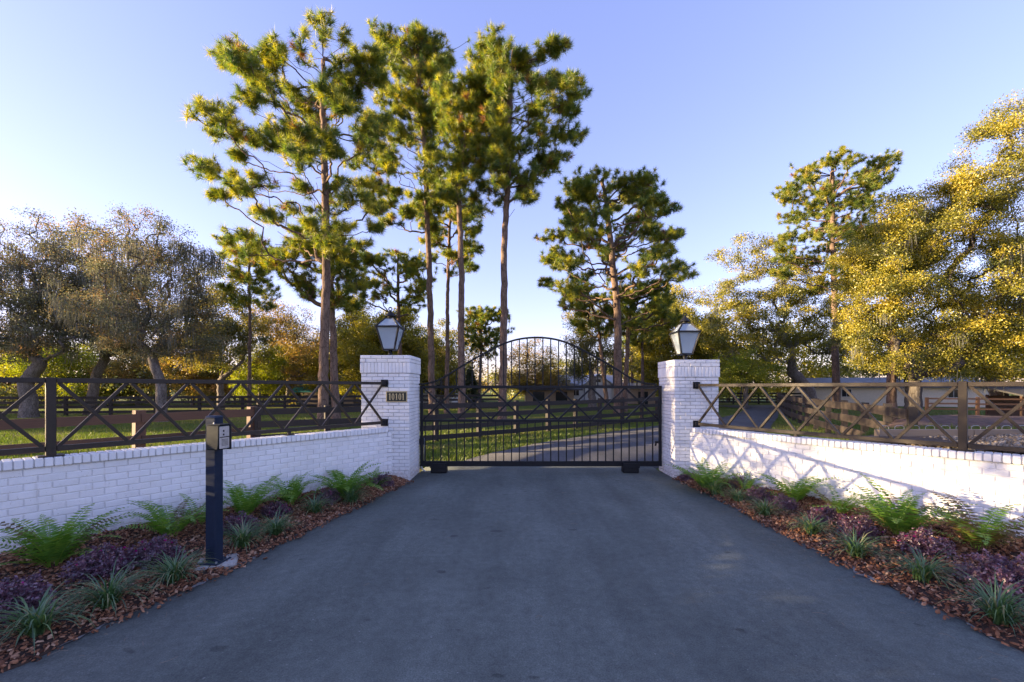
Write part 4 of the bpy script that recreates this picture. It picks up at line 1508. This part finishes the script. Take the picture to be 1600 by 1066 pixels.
for px, d, bl, lab, lf, dt in (
        (300, 40, [(300, 560, 50, 50), (330, 600, 40, 30)], 'bare tan scrub tree right of the grey-trunked oak', 'scrub_leaf', .5),
        (470, 42, [(465, 560, 55, 50), (440, 600, 40, 30)], 'wispy brown leafless-looking tree beside the green roof', 'scrub_leaf', .35),
        (540, 46, [(545, 570, 40, 50), (560, 610, 35, 25)], 'pale brown tree just behind the teal roof', 'scrub_leaf', .5),
        (100, 40, [(90, 570, 70, 40), (130, 610, 60, 28)], 'yellow-leaved tree behind the massive mossy oak', 'lime_leaf', .9),
        (215, 42, [(210, 580, 60, 38), (180, 610, 50, 25)], 'yellow scrub tree behind the black paddock fence', 'scrub_leaf', .9),
        (20, 44, [(10, 560, 70, 45), (-40, 590, 60, 35)], 'dense yellow-brown tree at the far left of the wood', 'scrub_leaf', .9)):
    oak(px, d, bl, lab, lf, .14, 200, 130, .14, .55, group='scrub trees along the left wood', name='scrub_tree', cat='tree', dens_top=dt)

oak(690, 42, [(680, 545, 45, 45), (710, 590, 35, 30), (650, 585, 30, 35)], 'tall golden tree showing between the thin reddish pine and its neighbours', 'oak_leaf_gold', .2, 220, 95, .13, .5, group='trees beyond the gate', name='autumn_tree', cat='tree')
oak(545, 39, [(545, 545, 40, 55), (520, 580, 40, 40), (560, 490, 25, 30)], 'orange-yellow tree left of the plaque pillar, behind the brown-trunked pine', 'oak_leaf_gold', .2, 230, 110, .13, .5, group='trees beyond the gate', name='autumn_tree', cat='tree')
oak(450, 38, [(450, 520, 45, 45), (420, 500, 35, 40), (480, 570, 40, 40)], 'tan thinly leaved tree between the slender pine and the broad pine', 'scrub_leaf', .18, 230, 75, .12, .5, group='trees beyond the gate', name='autumn_tree', cat='tree', dens_top=.6)
# dark cedar behind the gate
s = 35 / FPX
root = empty('cedar_tree', ((735 - 800) * s, 35, 0))
tag(root, 'small dark pointed cedar behind the left part of the gate', 'cedar tree')
rg = np.random.default_rng(77)
hgt = 3.5
z = hgt * (1 - rg.random(240) ** .6 * .95)
rad = (hgt - z) * .36 * (.5 + .5 * rg.random(240)); a = rg.random(240) * 6.28
V, F, t = leaves(np.stack([rad * np.cos(a), rad * np.sin(a), z], 1), 90, .16, .09, rg)
link('crown', mesh_np('crown', V, F, M['cedar'], t), root)
MB().tube([(0, 0, -.1), (0, 0, 3.2)], [.07, .02], 7).build('trunk', M['oak_bark'], root)


# far woods: one mass
def woods(name, arcs, mat, label, per, size, seed, wide=None):
    rg = np.random.default_rng(seed)
    c = []
    for (x0, y0, x1, y1, h, n) in arcs:
        u = rg.random(n)
        zz = rg.random(n) ** .75
        lump = .65 + .35 * np.sin(u * (abs(x1 - x0) * .55) + seed) * np.cos(u * abs(x1 - x0) * .23 + 1)
        c.append(np.stack([x0 + (x1 - x0) * u + rg.normal(0, .8, n), y0 + (y1 - y0) * u + rg.normal(0, 2.2, n), .3 + zz * h * lump], 1))
    V, F, t = leaves(np.concatenate(c), per, .75, size, rg, .7, (1.6, 1.6))
    o = link(name, mesh_np(name, V, F, mat, t))
    return tag(o, label, kind='stuff')


woods('woodland', [(-75, 44, -26, 50, 6, 600), (-26, 50, -3, 57, 10, 700)], M['scrub_leaf'], 'mixed autumn woodland closing the view behind the left paddock', 46, .26, 3)
woods('woodland', [(-4, 66, 22, 62, 6.5, 420), (14, 54, 40, 50, 11, 800), (40, 52, 85, 34, 10, 420)], M['oak_leaf_gold'], 'sunlit woodland closing the view behind the lane and buildings', 46, .28, 4)
woods('woodland', [(-70, 38, -26, 43, 3.5, 330), (-24, 41, -10, 44, 2.6, 120)], M['oak_leaf_dark'], 'dark undergrowth along the edge of the left wood', 46, .22, 5)
# bare grey stems in the wood
b = MB()
for k in range(70):
    x = -62 + 52 * random.random(); y = 43 + 6 * random.random() + (x + 62) * .1
    h = 5 + 5 * random.random()
    b.tube([(x, y, -.1), (x + random.uniform(-.3, .3), y, h * .5), (x + random.uniform(-1, 1), y, h)], [.11, .08, .02], 5)
for k in range(26):
    x = 8 + 36 * random.random(); y = 50 + 6 * random.random()
    h = 5 + 4 * random.random()
    b.tube([(x, y, -.1), (x + random.uniform(-.3, .3), y, h * .5), (x + random.uniform(-1, 1), y, h)], [.14, .1, .02], 5)
o = b.build('woodland_stems', M['oak_bark']); tag(o, 'bare grey stems standing in the far woodland', kind='stuff')

# the wood goes on past the left border and throws the long evening shade
src = [o for o in C.objects if o.name.startswith('oak_tree') and o.parent is None]
for k, (x, y, sc) in enumerate(((-62, 16, 1.15), (-66, 25, 1.2))):
    o = copy_tree(src[k % 2])
    o.location = (x, y, 0); o.scale = (sc,) * 3; o.rotation_euler.z = k * 1.3
    tag(o, ('nearer' if k == 0 else 'farther') + ' oak of the same wood, beyond the left border of the view', group='oaks beyond the left border')
o = oak(800, 20, [(700, 440, 130, 75), (850, 420, 130, 80), (930, 480, 90, 60), (640, 490, 90, 60)], 'thin-leaved oak standing outside the left border, dappling the evening sun', 'oak_leaf_grey', .3, 230, 34, .12, .5)
o.location = (-31, 9.4, 0); o.rotation_euler.z = R(80)
o = oak(800, 20, [(700, 440, 130, 75), (850, 420, 130, 80), (930, 480, 90, 60), (640, 490, 90, 60)], 'second thin-leaved oak outside the left border, nearer the road', 'oak_leaf_grey', .3, 260, 150, .13, .55)
o.location = (-33, -4.1, 0); o.rotation_euler.z = R(80)
o = oak(800, 20, [(800, 470, 125, 78)], 'unseen fine-leaved oak added outside the left border to thin the sun on the right wall', 'oak_leaf_grey', .09, 150, 78, .065, .95, shell=.33)  # leaf veil added out of view, dims the sun on the right wall
o.location = (-34, 3.0, 0); o.rotation_euler.z = R(80)


rg = np.random.default_rng(91)  # leaf mass added out of view, keeps low sun off the drive
c = np.stack([-9.3 + rg.random(420) * 1.2, -4 + rg.random(420) * 7.9, rg.random(420) * 1.75], 1)
V, F, t = leaves(c, 60, .2, .07, rg)
o = link('shade_hedge', mesh_np('shade_hedge', V, F, M['oak_leaf_dark'], t))
tag(o, 'unseen leaf screen added outside the left border, shading the drive', 'shade_hedge')

# ------------------------------------------------------------------ buildings
def gable_house(name, cx, cy, w, dep, eave, ridge, wall, roof, label, rz=0, ridge_x=True, cat='house', over=.35, windows=(), doors=()):
    root = empty(name, (cx, cy, 0), rz)
    tag(root, label, cat, None)
    x, y = w / 2, dep / 2
    v = [(-x, -y, 0), (x, -y, 0), (x, y, 0), (-x, y, 0), (-x, -y, eave), (x, -y, eave), (x, y, eave), (-x, y, eave)]
    if ridge_x:
        v += [(-x, 0, ridge), (x, 0, ridge)]
        f = [(0, 1, 5, 4), (2, 3, 7, 6), (1, 2, 6, 9, 5), (3, 0, 4, 8, 7)]
    else:
        v += [(0, -y, ridge), (0, y, ridge)]
        f = [(0, 1, 5, 8, 4), (2, 3, 7, 9, 6), (1, 2, 6, 5), (3, 0, 4, 7)]
    MB().add(v, f).build('wall', M[wall], root)
    r = MB()
    t = .12
    if ridge_x:
        sl = (ridge - eave) / y
        for sgn in (-1, 1):
            a, b = sgn * (y + over), eave - over * sl
            q = [(-x - over, a, b + .03), (x + over, a, b + .03), (x + over, 0, ridge + .03), (-x - over, 0, ridge + .03)]
            r.add(q + [(p[0], p[1], p[2] + t) for p in q], [(0, 1, 2, 3), (4, 5, 6, 7), (0, 1, 5, 4), (1, 2, 6, 5), (3, 0, 4, 7)])
    else:
        sl = (ridge - eave) / x
        for sgn in (-1, 1):
            a, b = sgn * (x + over), eave - over * sl
            q = [(a, -y - over, b + .03), (a, y + over, b + .03), (0, y + over, ridge + .03), (0, -y - over, ridge + .03)]
            r.add(q + [(p[0], p[1], p[2] + t) for p in q], [(0, 1, 2, 3), (4, 5, 6, 7), (0, 1, 5, 4), (1, 2, 6, 5), (3, 0, 4, 7)])
    r.build('roof', M[roof], root)
    for (wx, wz, ww, wh) in windows:
        fr = MB().box((wx, -y - .02, wz), (ww, .08, wh)).build('window', M['house_white'], root)
        for sx_ in (-1, 1):
            MB().box((wx + sx_ * ww * .235, -y - .05, wz), (ww * .42, .04, wh * .86)).build('pane', M['pane'], fr)
    for (wx, ww, wh) in doors:
        MB().box((wx, -y - .03, wh / 2), (ww, .08, wh)).build('door', M['pane'], root)
    return root


gable_house('house', -9.2, 47, 6.0, 7, 2.5, 3.7, 'house_white', 'roof_dark', 'white gabled house glimpsed between the pine trunks behind the gate', ridge_x=False,
            windows=((1.9, 1.5, .9, 1.2), (1.9, 2.7, .6, .5), (-1.6, 1.4, .9, 1.2)))
gable_house('stable', 8.6, 52, 7.0, 7, 2.0, 3.1, 'house_white', 'roof_metal', 'low white stable with a grey metal roof behind the gate',
            windows=((-2.6, 1.2, .8, .9), (-1.3, 1.2, .8, .9)), doors=((.6, 1.9, 1.8),))
gable_house('stable_wing', 9.8, 50.2, 3.0, 4, 2.1, 3.15, 'house_white', 'roof_metal', 'small white gabled wing on the front of the stable', ridge_x=False, windows=((0, 2.5, .6, .4),), cat='building')
gable_house('porch_barn', 4.0, 47, 5.0, 5, 1.55, 2.0, 'beige', 'roof_dark', 'low brown barn with a dark porch roof left of the stable', over=.8, doors=((-1.2, 1.2, 1.3), (1.2, 1.2, 1.3)), cat='barn')
gable_house('side_barn', 13.6, 46, 2.6, 4, 1.65, 2.1, 'beige', 'roof_metal', 'small grey-roofed outbuilding just left of the plain pillar', cat='barn', doors=((0, 1.0, 1.3),))
gable_house('long_building', 37, 43, 13.5, 8, 1.75, 2.6, 'house_cream', 'roof_grey', 'long cream building with a grey roof behind the right wall', cat='building', rz=R(-24),
            windows=((-3.5, 1.2, .8, .8), (1.5, 1.2, .8, .8), (4.2, 1.2, .8, .8)))
gable_house('small_shed', 44.2, 41, 1.6, 3, 1.5, 2.0, 'house_white', 'roof_metal', 'small pale shed at the right end of the long cream building', cat='shed', ridge_x=False, windows=((0, 1.0, .6, .7),))
gable_house('barn', -16.8, 41, 4.8, 5, 1.55, 2.75, 'beige', 'roof_teal', 'small barn with a teal metal roof among the left trees', over=.6, cat='barn', doors=((.8, 1.4, 1.3),))
root = empty('open_shed', (28.6, 23.4, 0)); root.scale = (.75, .75, .86)
tag(root, 'open sided shed with a dark sloping roof at the right edge', 'shed')
r = MB().bar((-2.2, -1.2, 1.58), (2.2, -1.2, 1.62), .12, .1)
for (a, b) in ((-1.9, -1.1), (0, -1.1), (1.9, -1.1), (-1.9, 1.1), (1.9, 1.1)):
    MB().box((a, b, .78), (.14, .14, 1.56)).build('post', M['wood_brown'], root)
MB().add([(-2.4, -1.6, 1.48), (2.4, -1.6, 1.48), (2.4, 1.5, 2.1), (-2.4, 1.5, 2.1), (-2.4, -1.6, 1.58), (2.4, -1.6, 1.58), (2.4, 1.5, 2.2), (-2.4, 1.5, 2.2)],
         [(0, 1, 2, 3), (4, 5, 6, 7), (0, 1, 5, 4), (1, 2, 6, 5), (2, 3, 7, 6), (3, 0, 4, 7)]).build('roof', M['roof_dark'], root)
MB().box((0, 1.1, .75), (3.8, .06, 1.5)).build('back_wall', M['wood_brown'], root)


# ------------------------------------------------------------------ bed plants
def frond_mesh(seed, mat):
    rg = random.Random(seed)
    n = 21
    a0, a1 = R(rg.uniform(55, 80)), R(rg.uniform(-42, 0))
    P, D = [], []
    p = Vector((0, 0, 0)); yaw = 0
    for i in range(n + 1):
        u = i / n
        a = a0 + (a1 - a0) * u ** 1.25
        yaw += rg.uniform(-.02, .02)
        d = Vector((math.cos(a) * math.cos(yaw), math.cos(a) * math.sin(yaw), math.sin(a)))
        P.append(p.copy()); D.append(d)
        p = p + d / n
    V, F, T = [], [], []
    for i in range(n):                                  # the stalk
        w = .007 * (1 - i / n) + .002
        s = Vector((-math.sin(yaw), 1, 0)).normalized() * w
        k = len(V)
        V += [P[i] - s, P[i] + s, P[i + 1] + s * .9, P[i + 1] - s * .9]; F.append((k, k + 1, k + 2, k + 3)); T += [.75] * 4
    for i in range(3, n):
        u = i / n
        ln = .155 * min(1, (u + .05) * 3.2) * (1 - u ** 2.6) + .010
        for sg in (-1, 1):
            if rg.random() < .02: continue
            d, up = D[i], D[i].cross(Vector((0, 1, 0))).normalized()
            if up.z < 0: up = -up
            o = Vector((0, 1, 0)) * sg
            dr = (o + d * (.28 + rg.uniform(-.08, .12)) - Vector((0, 0, 1)) * rg.uniform(.05, .32) + up * .12).normalized()
            wv = d.cross(dr).cross(dr).normalized() * (.0165 + .004 * rg.random())
            b = P[i] + d * rg.uniform(-.004, .004)
            k = len(V)
            V += [b - wv * .4, b + dr * ln * .38 - wv, b + dr * ln, b + dr * ln * .38 + wv]
            F.append((k, k + 1, k + 2, k + 3)); t = min(1, max(0, rg.gauss(.35 + .3 * u, .16))); T += [t] * 4
    return mesh_np('frond', [tuple(v) for v in V], F, M[mat], T)


FRONDS = [frond_mesh(i, 'fern') for i in range(6)]
FRONDS_OLD = [frond_mesh(20 + i, 'fern_old') for i in range(2)]


def bed_height(px, py):
    p = on_ground(px, py, .08)
    left = p.x < 0
    tab, wx = (L_EDGE, WLX) if left else (R_EDGE, WRX)
    a = edge_x(tab, p.y); b = float(np.interp(p.y, YB, wx))
    u = max(0, min(1, (p.x - a) / (b - a))) if abs(b - a) > .01 else .5
    z = bed_z(u, p.x, p.y)
    return on_ground(px, py, z)


def fern(px, py, size, n, label, old=0.0, seed=0, lean=0):
    rg = random.Random(900 + seed)
    p = bed_height(px, py)
    root = empty('fern', p)
    tag(root, label, 'fern', 'ferns planted along the walls')
    n = int(n * 1.2)
    for k in range(n):
        az = k * 2.399 + rg.uniform(-.4, .4)
        me = rg.choice(FRONDS_OLD) if rg.random() < old else rg.choice(FRONDS)
        inner = k / n
        s = 1.22 * size * rg.uniform(.75, 1.1)
        link('frond', me, root, (.04 * math.cos(az), .04 * math.sin(az), -.01), (rg.uniform(-.15, .15), R(rg.uniform(0, 27)) * (1 - inner) - inner * .22, az), (s, s * rg.uniform(.85, 1.1), s * rg.uniform(.85, 1.15)))
    return root


fern(84, 884, .62, 26, 'large bushy fern at the foot of the left wall, nearest the street', .08, 1)
fern(268, 838, .56, 17, 'fern with long arching fronds just left of the intercom post', .05, 2)
fern(310, 820, .40, 9, 'small fern half hidden by the intercom post, against the wall', .05, 3)
fern(382, 808, .56, 20, 'arching fern just right of the intercom post', .05, 4)
fern(455, 788, .50, 17, 'medium fern midway along the left wall', .08, 5)
fern(538, 778, .62, 22, 'tall bright fern near the plaque pillar', .04, 6)
fern(582, 762, .34, 12, 'little lime fern beside the plaque pillar shrub', .0, 7)
fern(1106, 766, .62, 24, 'dense fern tucked against the plain pillar', .08, 8)
fern(1166, 770, .36, 10, 'small yellowed fern second from the plain pillar', .3, 9)
fern(1240, 786, .60, 16, 'yellow sunlit fern with tall upright fronds by the right wall', .12, 10)
fern(1312, 803, .42, 14, 'low sprawling fern midway along the right wall', .25, 11)
fern(1404, 836, .66, 26, 'tallest green fern by the right wall, casting a shadow', .06, 12)
fern(1528, 858, .60, 22, 'bronzed fern with spread fronds nearest the street on the right', .5, 13)


def shrub_meshes(seed):
    rg = np.random.default_rng(seed)
    n = 520
    d = unit(rg.normal(0, 1, (n, 3)))
    d[:, 2] = np.abs(d[:, 2])
    lump = 1 + .22 * np.sin(d[:, 0] * 6 + seed) * np.sin(d[:, 1] * 5 + 2 * seed)
    c = d * (rg.random((n, 1)) ** .4) * lump[:, None] * np.array([1, 1, .98]) + np.array([0, 0, .05])
    V, F, t = leaves(c, 9, .085, .092, rg, .9, (1.8, 2.2))
    fol = mesh_np('foliage', V, F, M['purple'], t)
    m = 46
    base = np.zeros((m, 3)); tip = c[rg.choice(n, m)] * 1.1
    b = MB()
    for q in tip: b.tube([(0, 0, 0), tuple(q * .5 + np.array([0, 0, .08])), tuple(q)], [.014, .010, .004], 4)
    st = b.mesh('stems', M['stem'])
    k = rg.choice(np.where((c ** 2).sum(1) > .45)[0], 16)
    V, F, t = leaves(c[k] * 1.04, 9, .028, .08, rg)
    fl = mesh_np('flowers', V, F, M['magenta'], t)
    return fol, st, fl


SHRUBS = [shrub_meshes(i) for i in (41, 42, 43)]


def shrub(px, py, r, label, seed, flowers=True, flat=1.0):
    p = bed_height(px, py)
    root = empty('purple_shrub', p, seed * 1.7)
    tag(root, label, 'shrub', 'purple-leaved shrubs in the mulch beds')
    fol, st, fl = SHRUBS[seed % 3]
    r *= .64
    s = (r, r, r * flat)
    link('foliage', fol, root, scale=s); link('stems', st, root, scale=s)
    if flowers: tag(link('flowers', fl, root, scale=s), kind='stuff')


shrub(12, 960, .40, 'dark purple shrub with magenta flowers cut by the left border', 1)
shrub(160, 898, .38, 'wide purple shrub beside the large bushy fern', 2)
shrub(243, 880, .36, 'purple shrub touching the arching fern left of the intercom post', 3)
shrub(374, 832, .33, 'greyish purple shrub just right of the intercom post', 4)
shrub(432, 806, .28, 'purple shrub with one magenta bloom midway along the left bed', 5)
shrub(513, 786, .30, 'dark purple shrub in front of the tall bright fern', 6)
shrub(598, 760, .33, 'reddish purple shrub at the foot of the plaque pillar', 7, False)
shrub(1076, 752, .26, 'small dark shrub at the corner of the plain pillar', 8, False)
shrub(1156, 762, .28, 'dark shrub behind the small yellowed fern', 9, False)
shrub(1186, 782, .30, 'sun-tinged reddish shrub between the two fern clumps near the plain pillar', 10, False)
shrub(1224, 794, .28, 'bronze purple shrub below the yellow sunlit fern', 11, False)
shrub(1292, 818, .32, 'purple shrub below the low sprawling fern', 12)
shrub(1342, 838, .34, 'purple shrub with pink flowers left of the tallest fern', 13)
shrub(1444, 864, .34, 'round purple shrub right of the tallest fern', 14)
shrub(1566, 925, .46, 'largest purple shrub, at the right border near the street', 15, False)


def strap_mesh(seed):
    rg = random.Random(seed)
    V, F, T = [], [], []
    for k in range(150):
        az = rg.uniform(0, 6.283)
        a = R(rg.uniform(48, 88)); L = rg.uniform(.65, 1.15); bend = rg.uniform(1.5, 2.9)
        w = rg.uniform(.009, .015)
        p = Vector((rg.gauss(0, .05), rg.gauss(0, .05), 0))
        s = Vector((-math.sin(az), math.cos(az), 0))
        t = min(1, max(0, rg.gauss(.45, .22))) if rg.random() > .07 else .98
        n = 6
        for i in range(n + 1):
            u = i / n
            ww = w * (1 - u ** 2.2) + .001
            V += [tuple(p - s * ww), tuple(p + s * ww)]; T += [t, t]
            d = Vector((math.cos(a) * math.cos(az), math.cos(a) * math.sin(az), math.sin(a)))
            p = p + d * L / n
            a -= bend / n * (.5 + u)
            if p.z < .015 and i > 2: p.z = .015
        k0 = len(V) - 2 * (n + 1)
        F += [(k0 + 2 * i, k0 + 2 * i + 1, k0 + 2 * i + 3, k0 + 2 * i + 2) for i in range(n)]
    return mesh_np('lily_turf', V, F, M['blade'], T)


STRAPS = [strap_mesh(60 + i) for i in range(4)]


def strap(px, py, s, label, seed):
    p = bed_height(px, py)
    o = link('lily_turf', STRAPS[seed % 4], None, p, (0, 0, seed * 2.1), (s, s, s * .95))
    tag(o, label, 'grass plant', 'strappy grass clumps edging the beds')


strap(58, 992, .42, 'grassy clump nearest the street in the left bed', 1)
strap(168, 950, .42, 'blue-green grassy clump in front of the wide purple shrub', 2)
strap(272, 912, .43, 'grassy clump beside the concrete footing', 3)
strap(378, 856, .42, 'grassy clump just right of the intercom post', 4)
strap(430, 838, .40, 'grassy clump below the shrub with one bloom', 5)
strap(492, 804, .38, 'upright grassy clump midway to the plaque pillar', 6)
strap(550, 788, .44, 'grassy clump in front of the tall bright fern', 7)
strap(1118, 774, .40, 'grassy clump under the dense fern by the plain pillar', 8)
strap(1153, 786, .36, 'sunlit grassy clump second along the right bed', 9)
strap(1195, 808, .38, 'grassy clump at the drive edge below the bronze shrub', 10)
strap(1268, 837, .38, 'grassy clump below the low sprawling fern', 11)
strap(1338, 872, .40, 'grassy clump in front of the shrub with pink flowers', 12)
strap(1441, 908, .40, 'yellow-edged grassy clump in the patch of sunlit mulch', 13)
strap(1562, 975, .44, 'large grassy clump in front of the largest shrub', 14)

# litter on the asphalt
b = MB()
for k in range(150):
    y = random.uniform(2.4, 8.6); x = random.uniform(edge_x(L_EDGE, y) + .05, edge_x(R_EDGE, y) - .05)
    if random.random() < .6:
        x = random.choice((edge_x(L_EDGE, y) + abs(random.gauss(0, .25)), edge_x(R_EDGE, y) - abs(random.gauss(0, .25))))
    a = random.uniform(0, 6.28); l = random.uniform(.03, .10)
    z = .030
    c = random.uniform(-.02, .02)
    b.tube([(x, y, z), (x + l * .5 * math.cos(a) - c * math.sin(a), y + l * .5 * math.sin(a) + c * math.cos(a), z + .004), (x + l * math.cos(a), y + l * math.sin(a), z)], .0014, 3)
o = b.build('fallen_needles', M['timber']); tag(o, 'dry pine needles and twigs fallen on the asphalt', kind='stuff')
